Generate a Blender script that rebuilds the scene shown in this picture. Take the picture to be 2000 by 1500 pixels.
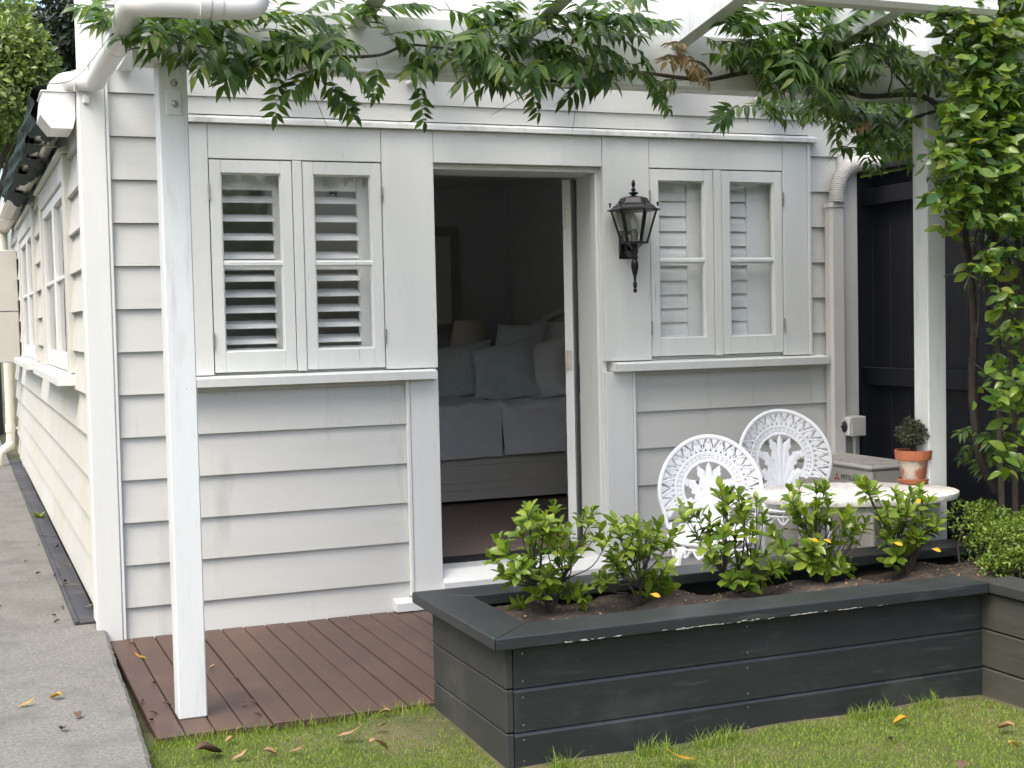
import bpy, bmesh, math, random
import numpy as np
from mathutils import Vector, Matrix
PI = math.pi; R = math.radians
for o in list(bpy.data.objects): bpy.data.objects.remove(o)
scene = bpy.context.scene
col = scene.collection

# ------------------------------------------------------------------ camera
FPX = 2676.7; YAW, PITCH, ROLL = .38366, .04672, -.02166
CAM = Vector((-.5499, -6.0562, 1.3303))
def cam_axes():
    cy, sy, cp, sp = math.cos(YAW), math.sin(YAW), math.cos(PITCH), math.sin(PITCH)
    fwd = Vector((sy*cp, cy*cp, -sp)); right = Vector((cy, -sy, 0)); up = right.cross(fwd)
    c, s = math.cos(ROLL), math.sin(ROLL)
    return c*right + s*up, -s*right + c*up, fwd
CR, CU, CF = cam_axes()
cd = bpy.data.cameras.new('camera'); cam = bpy.data.objects.new('camera', cd); col.objects.link(cam)
cd.sensor_width = 36; cd.lens = FPX/2000*36; cd.clip_end = 500; cd.clip_start = .05
M4 = Matrix((( CR.x, CU.x, -CF.x, CAM.x), (CR.y, CU.y, -CF.y, CAM.y), (CR.z, CU.z, -CF.z, CAM.z), (0,0,0,1)))
cam.matrix_world = M4
scene.camera = cam
def ray(px, py): return CR*((px-1000)/FPX) - CU*((py-750)/FPX) + CF
def on(px, py, ax, v):                       # pixel -> point on the plane axis=v
    d = ray(px, py); return CAM + d*((v-CAM[ax])/d[ax])

# ------------------------------------------------------------------ world, sun, exposure
SUN_EL, SUN_AZ = R(58), R(-125)               # azimuth measured from +y towards +x: the sun stands to the left
w = bpy.data.worlds.new('World'); scene.world = w; w.use_nodes = True
nt = w.node_tree; nt.nodes.clear()
sky = nt.nodes.new('ShaderNodeTexSky'); sky.sky_type = 'NISHITA'; sky.sun_disc = False
sky.sun_elevation = SUN_EL; sky.sun_rotation = SUN_AZ; sky.air_density = 1.0; sky.dust_density = 5.0; sky.ozone_density = 1.0
bg = nt.nodes.new('ShaderNodeBackground'); bg.inputs[1].default_value = .15
wo = nt.nodes.new('ShaderNodeOutputWorld')
nt.links.new(sky.outputs[0], bg.inputs[0]); nt.links.new(bg.outputs[0], wo.inputs[0])
sl = bpy.data.lights.new('sun', 'SUN'); sl.energy = 0.7; sl.angle = R(35); sl.color = (1, .98, .95)
so = bpy.data.objects.new('sun', sl); col.objects.link(so)
sd = Vector((math.sin(SUN_AZ)*math.cos(SUN_EL), math.cos(SUN_AZ)*math.cos(SUN_EL), math.sin(SUN_EL)))
so.rotation_euler = sd.to_track_quat('Z', 'Y').to_euler(); so.location = sd*20
vs = scene.view_settings; vs.view_transform = 'Standard'; vs.look = 'None'; vs.gamma = 1; vs.use_curve_mapping = False
vs.exposure = 1.48
scene.render.engine = 'CYCLES'
scene.cycles.max_bounces = 8; scene.cycles.diffuse_bounces = 4; scene.cycles.transparent_max_bounces = 16

# ------------------------------------------------------------------ materials
MATS = {}
def mat(name, base, rough=.6, var=.12, scale=6., bump=0., bscale=80., stretch=(1,1,1), second=None, sscale=2., sfac=(.5,.7), spec=.5, metal=0.,
        spots=None, streak=None, crack=None):
    """Painted or raw surface: base colour with noise, an optional second colour in patches, spots, grain relief."""
    m = bpy.data.materials.new(name); m.use_nodes = True; t = m.node_tree; N = t.nodes; L = t.links
    b = N['Principled BSDF']; b.inputs['Roughness'].default_value = rough; b.inputs['Metallic'].default_value = metal
    b.inputs['Specular IOR Level'].default_value = spec
    tc = N.new('ShaderNodeTexCoord'); mp = N.new('ShaderNodeMapping'); mp.inputs['Scale'].default_value = stretch
    L.new(tc.outputs['Object'], mp.inputs[0])
    n1 = N.new('ShaderNodeTexNoise'); n1.inputs['Scale'].default_value = scale; n1.inputs['Detail'].default_value = 6; n1.inputs['Roughness'].default_value = .6
    L.new(mp.outputs[0], n1.inputs['Vector'])
    r1 = N.new('ShaderNodeMapRange'); r1.inputs[1].default_value = .3; r1.inputs[2].default_value = .7
    r1.inputs[3].default_value = 1-var; r1.inputs[4].default_value = 1+var*.6
    L.new(n1.outputs[0], r1.inputs[0])
    oi = N.new('ShaderNodeObjectInfo'); r2 = N.new('ShaderNodeMapRange'); r2.inputs[3].default_value = 1-var*.35; r2.inputs[4].default_value = 1+var*.35
    L.new(oi.outputs['Random'], r2.inputs[0])
    mul = N.new('ShaderNodeMath'); mul.operation = 'MULTIPLY'; L.new(r1.outputs[0], mul.inputs[0]); L.new(r2.outputs[0], mul.inputs[1])
    cm = N.new('ShaderNodeMix'); cm.data_type = 'RGBA'; cm.blend_type = 'MULTIPLY'; cm.inputs[0].default_value = 1
    cm.inputs[6].default_value = (*base, 1); L.new(mul.outputs[0], cm.inputs[7]); cur = cm.outputs[2]
    def patch(cur, colour, sc, lo, hi, st=(1,1,1), det=8):
        mp2 = N.new('ShaderNodeMapping'); mp2.inputs['Scale'].default_value = st; L.new(tc.outputs['Object'], mp2.inputs[0])
        n = N.new('ShaderNodeTexNoise'); n.inputs['Scale'].default_value = sc; n.inputs['Detail'].default_value = det; n.inputs['Roughness'].default_value = .65
        L.new(mp2.outputs[0], n.inputs['Vector'])
        r = N.new('ShaderNodeMapRange'); r.inputs[1].default_value = lo; r.inputs[2].default_value = hi; L.new(n.outputs[0], r.inputs[0])
        mx = N.new('ShaderNodeMix'); mx.data_type = 'RGBA'; L.new(r.outputs[0], mx.inputs[0]); L.new(cur, mx.inputs[6]); mx.inputs[7].default_value = (*colour, 1)
        return mx.outputs[2]
    if second: cur = patch(cur, second, sscale, *sfac)
    if spots: cur = patch(cur, spots[0], spots[1], spots[2], spots[3])
    if streak: cur = patch(cur, streak[0], streak[1], streak[2], streak[3], streak[4])
    if crack: cur = patch(cur, crack[0], crack[1], crack[2], crack[3], crack[4], 3)
    L.new(cur, b.inputs['Base Color'])
    if bump:
        nb = N.new('ShaderNodeTexNoise'); nb.inputs['Scale'].default_value = bscale; nb.inputs['Detail'].default_value = 5
        L.new(mp.outputs[0], nb.inputs['Vector'])
        bp = N.new('ShaderNodeBump'); bp.inputs['Strength'].default_value = bump; bp.inputs['Distance'].default_value = .004
        L.new(nb.outputs[0], bp.inputs['Height']); L.new(bp.outputs[0], b.inputs['Normal'])
    MATS[name] = m; return m

def leafmat(name, c_dark, c_light, rough=.4, trans=.3, odd=None, tcol=None):
    m = bpy.data.materials.new(name); m.use_nodes = True; t = m.node_tree; N = t.nodes; L = t.links
    b = N['Principled BSDF']; b.inputs['Roughness'].default_value = rough; b.inputs['Specular IOR Level'].default_value = .45
    oi = N.new('ShaderNodeObjectInfo'); ge = N.new('ShaderNodeNewGeometry')
    ad = N.new('ShaderNodeMath'); ad.operation = 'ADD'; L.new(oi.outputs['Random'], ad.inputs[0]); L.new(ge.outputs['Random Per Island'], ad.inputs[1])
    fr = N.new('ShaderNodeMath'); fr.operation = 'FRACT'; L.new(ad.outputs[0], fr.inputs[0])
    cr = N.new('ShaderNodeValToRGB'); e = cr.color_ramp.elements
    e[0].position = 0; e[0].color = (*c_dark, 1); e[1].position = .93 if odd else 1; e[1].color = (*c_light, 1)
    if odd: x = e.new(.975); x.color = (*odd, 1)
    L.new(fr.outputs[0], cr.inputs[0])
    tc = N.new('ShaderNodeTexCoord'); n = N.new('ShaderNodeTexNoise'); n.inputs['Scale'].default_value = 60; L.new(tc.outputs['Object'], n.inputs['Vector'])
    r = N.new('ShaderNodeMapRange'); r.inputs[3].default_value = .75; r.inputs[4].default_value = 1.2; L.new(n.outputs[0], r.inputs[0])
    cm = N.new('ShaderNodeMix'); cm.data_type = 'RGBA'; cm.blend_type = 'MULTIPLY'; cm.inputs[0].default_value = 1
    L.new(cr.outputs[0], cm.inputs[6]); L.new(r.outputs[0], cm.inputs[7]); L.new(cm.outputs[2], b.inputs['Base Color'])
    tr = N.new('ShaderNodeBsdfTranslucent'); g = N.new('ShaderNodeMix'); g.data_type = 'RGBA'; g.blend_type = 'MULTIPLY'; g.inputs[0].default_value = 1
    L.new(cm.outputs[2], g.inputs[6]); g.inputs[7].default_value = (*(tcol or (1.7, 1.75, .7)), 1); L.new(g.outputs[2], tr.inputs[0])
    mx = N.new('ShaderNodeMixShader'); mx.inputs[0].default_value = trans
    out = N['Material Output']; L.new(b.outputs[0], mx.inputs[1]); L.new(tr.outputs[0], mx.inputs[2]); L.new(mx.outputs[0], out.inputs[0])
    MATS[name] = m; return m

def thinmat(name, kind):
    """Thin sheets: window glass (mirror + see-through) and clear ribbed roofing."""
    m = bpy.data.materials.new(name); m.use_nodes = True; t = m.node_tree; N = t.nodes; L = t.links
    N.remove(N['Principled BSDF']); out = N['Material Output']
    tp = N.new('ShaderNodeBsdfTransparent'); mx = N.new('ShaderNodeMixShader')
    if kind == 'glass':
        tp.inputs[0].default_value = (.97, .98, .975, 1)
        g = N.new('ShaderNodeBsdfGlossy'); g.inputs['Roughness'].default_value = .02
        lw_ = N.new('ShaderNodeLayerWeight'); pw = N.new('ShaderNodeMath'); pw.operation = 'POWER'; pw.inputs[1].default_value = 5; L.new(lw_.outputs['Facing'], pw.inputs[0])
        f = N.new('ShaderNodeMath'); f.operation = 'MULTIPLY_ADD'; f.inputs[1].default_value = .9; f.inputs[2].default_value = .085; L.new(pw.outputs[0], f.inputs[0])
        tc = N.new('ShaderNodeTexCoord'); n = N.new('ShaderNodeTexNoise'); n.inputs['Scale'].default_value = 3; L.new(tc.outputs['Object'], n.inputs['Vector'])
        bp = N.new('ShaderNodeBump'); bp.inputs['Strength'].default_value = .05; bp.inputs['Distance'].default_value = .02; L.new(n.outputs[0], bp.inputs['Height']); L.new(bp.outputs[0], g.inputs['Normal'])
        L.new(f.outputs[0], mx.inputs[0]); L.new(tp.outputs[0], mx.inputs[1]); L.new(g.outputs[0], mx.inputs[2])
    else:
        tp.inputs[0].default_value = (.95, .96, .96, 1)
        d = N.new('ShaderNodeBsdfTranslucent'); d.inputs[0].default_value = (.9, .9, .9, 1)
        mx.inputs[0].default_value = .5; L.new(tp.outputs[0], mx.inputs[1]); L.new(d.outputs[0], mx.inputs[2])
    L.new(mx.outputs[0], out.inputs[0]); MATS[name] = m; return m

mat('cap_paint', (.68, .70, .675), .5, .06, 4, .2, 60, spots=((.10,.10,.085), 48, .62, .70), streak=((.42,.42,.38), 6, .5, .75, (2,2,.4)))
mat('board_paint', (.550, .558, .528), .55, .05, 3, .16, 60, (.5,4,4), streak=((.36,.35,.31), 4.5, .57, .86, (1.4,1.4,.22)), spots=((.13,.12,.10), 34, .725, .75), crack=((.17,.16,.14), 3.2, .735, .76, (1.5,1.5,46)))
mat('side_paint', (.56, .56, .515), .55, .05, 3, .12, 60, (1,1,1), streak=((.50,.50,.34), 2.2, .52, .8, (1,1,.6)), spots=((.3,.3,.22), 50, .74, .8))
mat('trim_paint', (.685, .705, .68), .45, .035, 3, .10, 50, (6,6,.6), streak=((.55,.55,.52), 4, .68, .95, (2,2,.35)), spots=((.22,.21,.19), 45, .735, .77), crack=((.33,.32,.29), 2.5, .70, .74, (40,40,1.2)))
mat('post_paint', (.67, .70, .69), .45, .04, 4, .16, 50, (6,6,.6), spots=((.22,.20,.16), 38, .70, .74), streak=((.50,.51,.48), 7, .52, .78, (3,3,.4)))
mat('beam_paint', (.64, .66, .62), .5, .07, 3, .1, 50, (.6,6,6), second=(.50,.55,.47), sscale=2.2, sfac=(.48,.75), spots=((.3,.3,.26), 40, .72, .8))
mat('plastic_white', (.75, .75, .72), .35, .03, 4, spec=.5, second=(.6,.58,.5), sscale=3, sfac=(.6,.85))
mat('plastic_cream', (.70, .67, .58), .4, .04, 4, second=(.5,.43,.32), sscale=5, sfac=(.62,.8))
mat('duct_grey', (.58, .57, .54), .45, .04)
mat('flashing', (.75, .75, .75), .35, .03)
mat('steel', (.45, .44, .42), .4, .2, 30, metal=.9, second=(.3,.2,.12), sscale=40, sfac=(.55,.7))
mat('brass_plate', (.62, .59, .52), .4, .2, 40, metal=.5)
mat('gap_black', (.015, .015, .017), .7, .1)
mat('black_metal', (.007, .007, .010), .32, .2, 20, spec=.4)
mat('deck_wood', (.066, .038, .028), .5, .16, 5, .25, 60, (5,.5,5), second=(.105,.058,.040), sscale=2.5, sfac=(.5,.75), spots=((.05,.035,.03), 30, .72, .8))
mat('planter_paint', (.021, .026, .028), .42, .18, 4, .2, 50, (.6,6,6), second=(.058,.062,.062), sscale=2.6, sfac=(.52,.8), spots=((.26,.26,.23), 34, .725, .745), crack=((.050,.053,.052), 4, .58, .75, (1,30,10)))
mat('planter_worn', (.030, .032, .031), .65, .22, 6, .3, 50, (6,.6,6), second=(.062,.060,.050), sscale=3.5, sfac=(.48,.72), spots=((.03,.033,.033), 9, .5, .62))
mat('planter_mossy', (.054, .055, .043), .7, .25, 6, .3, 50, (6,.6,6), second=(.045,.047,.045), sscale=4, sfac=(.5,.62))
mat('fence_stain', (.008, .009, .016), .55, .3, 4, .3, 40, (6,6,.5), second=(.013,.013,.018), sscale=2, sfac=(.45,.7))
mat('concrete', (.185, .185, .165), .9, .42, 75, .9, 160, second=(.10,.10,.09), sscale=5, sfac=(.45,.75), spots=((.055,.055,.05), 60, .60, .68))
mat('drain_plastic', (.045, .046, .055), .5, .2, 8, second=(.09,.085,.075), sscale=6, sfac=(.5,.7))
mat('soil', (.035, .027, .021), .95, .4, 20, 1., 90, second=(.065,.05,.036), sscale=9, sfac=(.45,.65), spots=((.3,.26,.2), 120, .68, .72))
mat('ground_earth', (.068, .076, .026), .95, .3, 8, .8, 90, second=(.13,.105,.06), sscale=3, sfac=(.45,.7))
mat('bark', (.055, .044, .034), .85, .3, 15, .6, 90, second=(.03,.024,.018), sscale=20, sfac=(.45,.65))
mat('stem_green', (.10, .11, .05), .6, .2, 20)
mat('cast_white', (.82, .84, .86), .35, .03, 10, .2, 60, spots=((.35,.35,.34), 45, .74, .80))
mat('table_white', (.74, .73, .69), .55, .1, 12, .9, 42, second=(.40,.375,.29), sscale=34, sfac=(.53,.66), spots=((.25,.22,.15), 90, .66, .75))
mat('terracotta', (.36, .115, .05), .8, .12, 10, .3, 120, second=(.24,.075,.035), sscale=7, sfac=(.5,.7))
mat('terracotta_limed', (.33, .115, .06), .85, .12, 10, .3, 120, second=(.46,.40,.32), sscale=9, sfac=(.44,.54))
mat('unit_grey', (.50, .485, .44), .45, .04, 6)
mat('unit_vent', (.16, .15, .13), .6, .1)
mat('logo_red', (.55, .03, .03), .5, .02); mat('print_grey', (.10, .10, .10), .5, .02)
mat('switch_black', (.02, .02, .022), .4, .1)
mat('shade_cloth', (.006, .026, .021), .75, .35, 12, .5, 150)
mat('roof_grey', (.18, .18, .19), .5, .1)
mat('room_wall', (.60, .62, .66), .8, .03); mat('room_ceiling', (.75, .75, .75), .8, .03); mat('carpet', (.22, .165, .14), .95, .2, 60, .6, 300)
mat('room_trim', (.35, .35, .34), .6, .03)
mat('duvet', (.72, .74, .77), .9, .06, 8, .3, 30); mat('sheet', (.85, .86, .88), .9, .05, 8, .3, 25)
mat('valance', (.66, .63, .57), .9, .06, 20, .5, 60, (1,1,4))
mat('pillow_white', (.76, .76, .78), .9, .05, 6, .4, 18)
mat('pillow_blue', (.52, .60, .63), .9, .08, 6, .4, 18, second=(.58,.62,.64), sscale=16, sfac=(.48,.56))
mat('lamp_fabric', (.72, .70, .65), .9, .04); mat('headboard_paint', (.7, .69, .66), .5, .05)
mat('shutter_white', (.80, .82, .82), .45, .03)
mat('far_grey', (.35, .36, .36), .7, .1); mat('bin_green', (.02, .03, .03), .5, .1)
mat('bulb_glass', (.6, .6, .58), .1, .02)
leafmat('wisteria_leaf', (.028, .074, .018), (.115, .200, .040), .36, .36, odd=(.19, .25, .05))
leafmat('wisteria_dry', (.16, .11, .045), (.24, .18, .07), .6, .3, tcol=(1.2, 1, .6))
leafmat('shrub_leaf', (.030, .080, .014), (.160, .240, .032), .24, .32, odd=(.27, .31, .03))
leafmat('gardenia_leaf', (.060, .125, .012), (.230, .310, .038), .26, .32)
leafmat('gardenia_yellow', (.62, .36, .02), (.70, .45, .04), .5, .3, tcol=(1.1, 1, .6))
leafmat('box_leaf', (.045, .095, .012), (.190, .275, .034), .35, .25)
leafmat('topiary_leaf', (.028, .034, .016), (.075, .080, .036), .35, .15)
leafmat('tree_leaf', (.060, .110, .025), (.260, .330, .095), .4, .3)
leafmat('tree_dark', (.012, .022, .014), (.040, .060, .035), .35, .15)
leafmat('grass', (.085, .170, .020), (.270, .350, .055), .6, .3, odd=(.26, .23, .11))
leafmat('fallen_tan', (.30, .17, .09), (.38, .24, .13), .7, .1, tcol=(1, 1, 1))
leafmat('fallen_brown', (.07, .04, .03), (.14, .08, .055), .7, .1, tcol=(1, 1, 1))
leafmat('fallen_yellow', (.48, .27, .02), (.56, .38, .05), .5, .2, tcol=(1, 1, 1))
thinmat('glass', 'glass'); thinmat('clear_roof', 'roof')

# ------------------------------------------------------------------ mesh helpers
class MB:
    def __init__(s): s.v = []; s.f = []; s.sm = False
    def add(s, vs, fs):
        n = len(s.v); s.v += [tuple(v) for v in vs]; s.f += [tuple(i+n for i in f) for f in fs]; return s
    def box(s, x0, x1, y0, y1, z0, z1, c=0):
        if x1 < x0: x0, x1 = x1, x0
        if y1 < y0: y0, y1 = y1, y0
        if z1 < z0: z0, z1 = z1, z0
        c = min(c, .45*min(x1-x0, y1-y0, z1-z0))
        if c <= 0:
            return s.add([(x0,y0,z0),(x1,y0,z0),(x1,y1,z0),(x0,y1,z0),(x0,y0,z1),(x1,y0,z1),(x1,y1,z1),(x0,y1,z1)],
                         [(0,3,2,1),(4,5,6,7),(0,1,5,4),(1,2,6,5),(2,3,7,6),(3,0,4,7)])
        V = []; I = {}
        lo = (x0,y0,z0); hi = (x1,y1,z1)
        for a in (0,1):
            for b in (0,1):
                for d in (0,1):
                    sg = (a,b,d)
                    for ax in range(3):
                        p = [(hi[k]-c if sg[k] else lo[k]+c) for k in range(3)]
                        p[ax] = hi[ax] if sg[ax] else lo[ax]
                        I[(a,b,d,ax)] = len(V); V.append(tuple(p))
        F = []
        for ax in range(3):
            u, w_ = [k for k in range(3) if k != ax]
            for sgn in (0,1):
                q = []
                for (i,j) in ((0,0),(1,0),(1,1),(0,1)):
                    k = [0,0,0]; k[ax] = sgn; k[u] = i; k[w_] = j; q.append(I[(*k, ax)])
                F.append(tuple(q))
            for i in (0,1):
                for j in (0,1):     # edges along ax
                    k0 = [0,0,0]; k0[u] = i; k0[w_] = j; k1 = list(k0); k1[ax] = 1
                    F.append((I[(*k0,u)], I[(*k1,u)], I[(*k1,w_)], I[(*k0,w_)]))
        for a in (0,1):
            for b in (0,1):
                for d in (0,1): F.append((I[(a,b,d,0)], I[(a,b,d,1)], I[(a,b,d,2)]))
        return s.add(V, F)
    def prism(s, prof, axis, a, b):          # profile of 2-D points in the other two axes, swept along axis from a to b
        n = len(prof); V = []
        for t in (a, b):
            for (p, q) in prof:
                V.append({0:(t,p,q), 1:(p,t,q), 2:(p,q,t)}[axis])
        F = [tuple(range(n-1,-1,-1)), tuple(range(n, 2*n))] + [(i, (i+1)%n, n+(i+1)%n, n+i) for i in range(n)]
        return s.add(V, F)
    def tube(s, pts, rad, n=8, cap=True):
        pts = [Vector(p) for p in pts]; m = len(pts)
        if not hasattr(rad, '__len__'): rad = [rad]*m
        V = []; prev = None
        for i, p in enumerate(pts):
            t = (pts[min(i+1,m-1)] - pts[max(i-1,0)]); t = t.normalized() if t.length > 1e-9 else Vector((0,0,1))
            if prev is None:
                a = Vector((0,0,1)) if abs(t.z) < .9 else Vector((1,0,0)); u = t.cross(a).normalized()
            else:
                u = (prev - t*prev.dot(t)); u = u.normalized() if u.length > 1e-6 else t.orthogonal().normalized()
            prev = u; w_ = t.cross(u)
            for k in range(n):
                an = 2*PI*k/n; V.append(p + (u*math.cos(an) + w_*math.sin(an))*rad[i])
        F = [(i*n+k, i*n+(k+1)%n, (i+1)*n+(k+1)%n, (i+1)*n+k) for i in range(m-1) for k in range(n)]
        if cap: F += [tuple(range(n-1,-1,-1)), tuple(range((m-1)*n, m*n))]
        return s.add(V, F)
    def lathe(s, prof, c, n=20, rot=0, sx=1, sy=1):   # (r,z) profile round a vertical axis at c
        V = []; m = len(prof)
        for (r, z) in prof:
            for k in range(n):
                a = 2*PI*k/n + rot; V.append((c[0]+r*sx*math.cos(a), c[1]+r*sy*math.sin(a), c[2]+z))
        F = [(i*n+k, i*n+(k+1)%n, (i+1)*n+(k+1)%n, (i+1)*n+k) for i in range(m-1) for k in range(n)]
        F += [tuple(range(n-1,-1,-1)), tuple(range((m-1)*n, m*n))]
        return s.add(V, F)
    def mesh(s, name, fix=True, smooth=False):
        me = bpy.data.meshes.new(name); me.from_pydata(s.v, [], s.f)
        if fix:
            bm = bmesh.new(); bm.from_mesh(me); bmesh.ops.recalc_face_normals(bm, faces=bm.faces); bm.to_mesh(me); bm.free()
        if smooth:
            me.polygons.foreach_set('use_smooth', [True]*len(me.polygons))
            try: me.set_sharp_from_angle(angle=R(40))
            except Exception: pass
        return me
def link(name, me, m, parent=None, kind=None, loc=None):
    o = bpy.data.objects.new(name, me); col.objects.link(o)
    if m and len(me.materials) == 0: me.materials.append(MATS[m])
    if parent is not None: put(o, parent)
    if kind: o['kind'] = kind
    if loc is not None: o.location = loc
    return o
def put(o, parent):                          # vertices are given in world space: undo the parent's own place
    o.parent = parent
    base = Vector((0,0,0)); q = parent
    while q is not None:
        if q.type == 'EMPTY': base = q.location.copy()
        q = q.parent
    if parent.type == 'EMPTY': o.matrix_parent_inverse = Matrix.Translation(-base)
def part(name, mb, m, parent, smooth=False, kind=None, fix=True):
    return link(name, mb.mesh(name, fix, smooth), m, parent, kind)
def thing(name, label, cat, loc=(0,0,0), group=None, kind=None):
    o = bpy.data.objects.new(name, None); o.empty_display_size = .05; col.objects.link(o); o.location = loc
    return tag(o, label, cat, group, kind)
def tag(o, label, cat=None, group=None, kind=None):
    o['label'] = label
    if cat: o['category'] = cat
    if group: o['group'] = group
    if kind: o['kind'] = kind
    return o
def spline(pts, n=6):                        # Catmull-Rom through the points
    P = [Vector(p) for p in pts]; P = [P[0]*2-P[1]] + P + [P[-1]*2-P[-2]]; out = []
    for i in range(1, len(P)-2):
        for k in range(n):
            t = k/n; a, b, c, d = P[i-1:i+3]
            out.append(.5*((2*b) + (c-a)*t + (2*a-5*b+4*c-d)*t*t + (3*b-a-3*c+d)*t**3))
    out.append(P[-2]); return out
rng = random.Random(7); nrng = np.random.default_rng(7)

# ================================================================== SETTING
mb = MB(); mb.add([(-150,-150,-.06),(150,-150,-.06),(150,150,-.06),(-150,150,-.06)], [(0,1,2,3)])
g = part('ground', mb, 'ground_earth', None); tag(g, 'grassy ground reaching away round the cottage', 'ground', kind='structure')
def grid(x0, x1, y0, y1, nx, ny, zf):
    m = MB(); V = [(x0+(x1-x0)*i/nx, y0+(y1-y0)*j/ny) for j in range(ny+1) for i in range(nx+1)]
    m.add([(x, y, zf(x, y)) for x, y in V], [(j*(nx+1)+i, j*(nx+1)+i+1, (j+1)*(nx+1)+i+1, (j+1)*(nx+1)+i) for j in range(ny) for i in range(nx)])
    return m
GZ = -.022
def lawn_z(x, y): return GZ + .008*math.sin(3.1*x+1)*math.cos(2.7*y) + .005*math.sin(9*x+4*y)
lw = part('lawn', grid(-.15, 4.5, -6.5, -1.40, 90, 100, lawn_z), 'ground_earth', None, True); tag(lw, 'short green lawn in front of the deck and planter', 'lawn', kind='structure')
# grass blades
def blades(n, xr, yr, h0, h1, keep, seed, dens=None):
    r = np.random.default_rng(seed); x = r.uniform(*xr, n); y = r.uniform(*yr, n)
    k = keep(x, y); x = x[k]; y = y[k]
    if dens is not None:
        k = r.uniform(0, 1, len(x)) < dens(x, y); x = x[k]; y = y[k]
    n = len(x); a = r.uniform(0, 2*PI, n); h = r.uniform(h0, h1, n)*(.7+.6*r.random(n)); wd = r.uniform(.0008, .0018, n)
    lean = r.uniform(.1, .9, n)*h; b = r.uniform(0, 2*PI, n)
    z = GZ + .008*np.sin(3.1*x+1)*np.cos(2.7*y) + .005*np.sin(9*x+4*y) - .003
    cx, sx = np.cos(a)*wd, np.sin(a)*wd; lx, ly = np.cos(b)*lean, np.sin(b)*lean
    P = np.stack([np.stack([x-cx, y-sx, z], 1), np.stack([x+cx, y+sx, z], 1),
                  np.stack([x+cx*.8+lx*.35, y+sx*.8+ly*.35, z+h*.6], 1), np.stack([x-cx*.8+lx*.35, y-sx*.8+ly*.35, z+h*.6], 1),
                  np.stack([x+lx, y+ly, z+h], 1)], 1).reshape(-1, 3)
    i = np.arange(n)*5
    return P, i
def blade_obj(name, sets, m, label):
    V = []; F = []; off = 0
    for P, i in sets:
        V.append(P); i = i+off
        F += [(a, a+1, a+2, a+3) for a in i.tolist()] + [(a+3, a+2, a+4) for a in i.tolist()]
        off += len(P)
    me = bpy.data.meshes.new(name); me.from_pydata(np.concatenate(V).tolist(), [], F); me.materials.append(MATS[m])
    o = bpy.data.objects.new(name, me); col.objects.link(o); return tag(o, label, 'grass', kind='stuff')
def in_lawn(x, y):
    inside_planter = (x > .93) & (y > -2.285) | (x > 2.70)
    path = x < -.035 + .035*(y+1.2)
    return ~inside_planter & ~path & (y < -1.545)
def worn(x, y):
    pn = .5+.5*np.sin(7.3*x+2*np.sin(5*y))*np.sin(6.1*y+1.7*np.sin(4*x)+1)
    return (.55+.45*pn)*worn2(x, y)
def worn2(x, y):                              # thin, trodden grass by the planter corner and the deck
    d = np.exp(-(((x-.82)/.28)**2 + ((y+1.75)/.28)**2)); return 1-.88*d
blade_obj('lawn_grass', [blades(320000, (-.1, 2.75), (-3.3, -1.54), .005, .015, in_lawn, 1, worn),
                         blades(2600, (.95, 2.72), (-2.34, -2.285), .015, .055, in_lawn, 2, lambda x, y: (np.sin(9*x)+np.sin(23*x+1) > .2)*1.),
                         blades(600, (-.05, .93), (-1.60, -1.55), .02, .05, in_lawn, 3),
                         blades(5000, (-.1, 2.75), (-3.3, -1.54), .015, .035, in_lawn, 4, lambda x, y: (np.sin(13*x+3*np.sin(7*y))*np.sin(11*y+x) > .55)*1.)], 'grass', 'short mown grass blades with taller tufts against the planter')

# concrete path with a ragged right edge
def path_edge(y): return .002 + (.034*(y-.1) if y < .1 else 0)
ys = [-8 + .03*i for i in range(int((.1+8)/.03)+1)]
mb = MB(); rr = random.Random(3); top = .052; edge = []
for y in ys: edge.append((path_edge(y) + rr.uniform(-.002, .002) + .004*math.sin(y*3.1), y))
V = []
for (x, y) in edge: V += [(-2.2, y, top), (x-.014, y, top), (x, y, top-.010+rr.uniform(-.003,.002)), (x+.002, y, -.08)]
n = len(edge); mb.add(V, [(4*i+k, 4*i+4+k, 4*i+5+k, 4*i+1+k) for i in range(n-1) for k in range(3)] + [(4*n-4, 4*n-1, 4*n-2, 4*n-3)])
mb.box(-2.2, -.125, .1, 16, -.1, top)
p = part('path', mb, 'concrete', None); tag(p, 'weathered grey concrete path beside the cottage', 'path', kind='structure')

# ------------------------------------------------------------------ deck
deck = thing('deck', 'low brown timber deck in front of the cottage', 'deck', (1.9, -.8, 0))
x = .002; k = 0; rr = random.Random(5)
me_cache = {}
while x < 3.95:
    wdt = .0905; mb = MB(); dz = rr.uniform(-.0015, .0015); mb.box(x, x+wdt, -1.55+rr.uniform(-.004,.004), -.034, -.028+dz, dz, .0025)
    part('deck_board', mb, 'deck_wood', deck); x += .0955; k += 1
for y in (-1.5, -.8, -.12):
    mb = MB(); mb.box(.02, 3.94, y-.02, y+.02, -.07, -.031); part('joist', mb, 'gap_black', deck)

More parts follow.
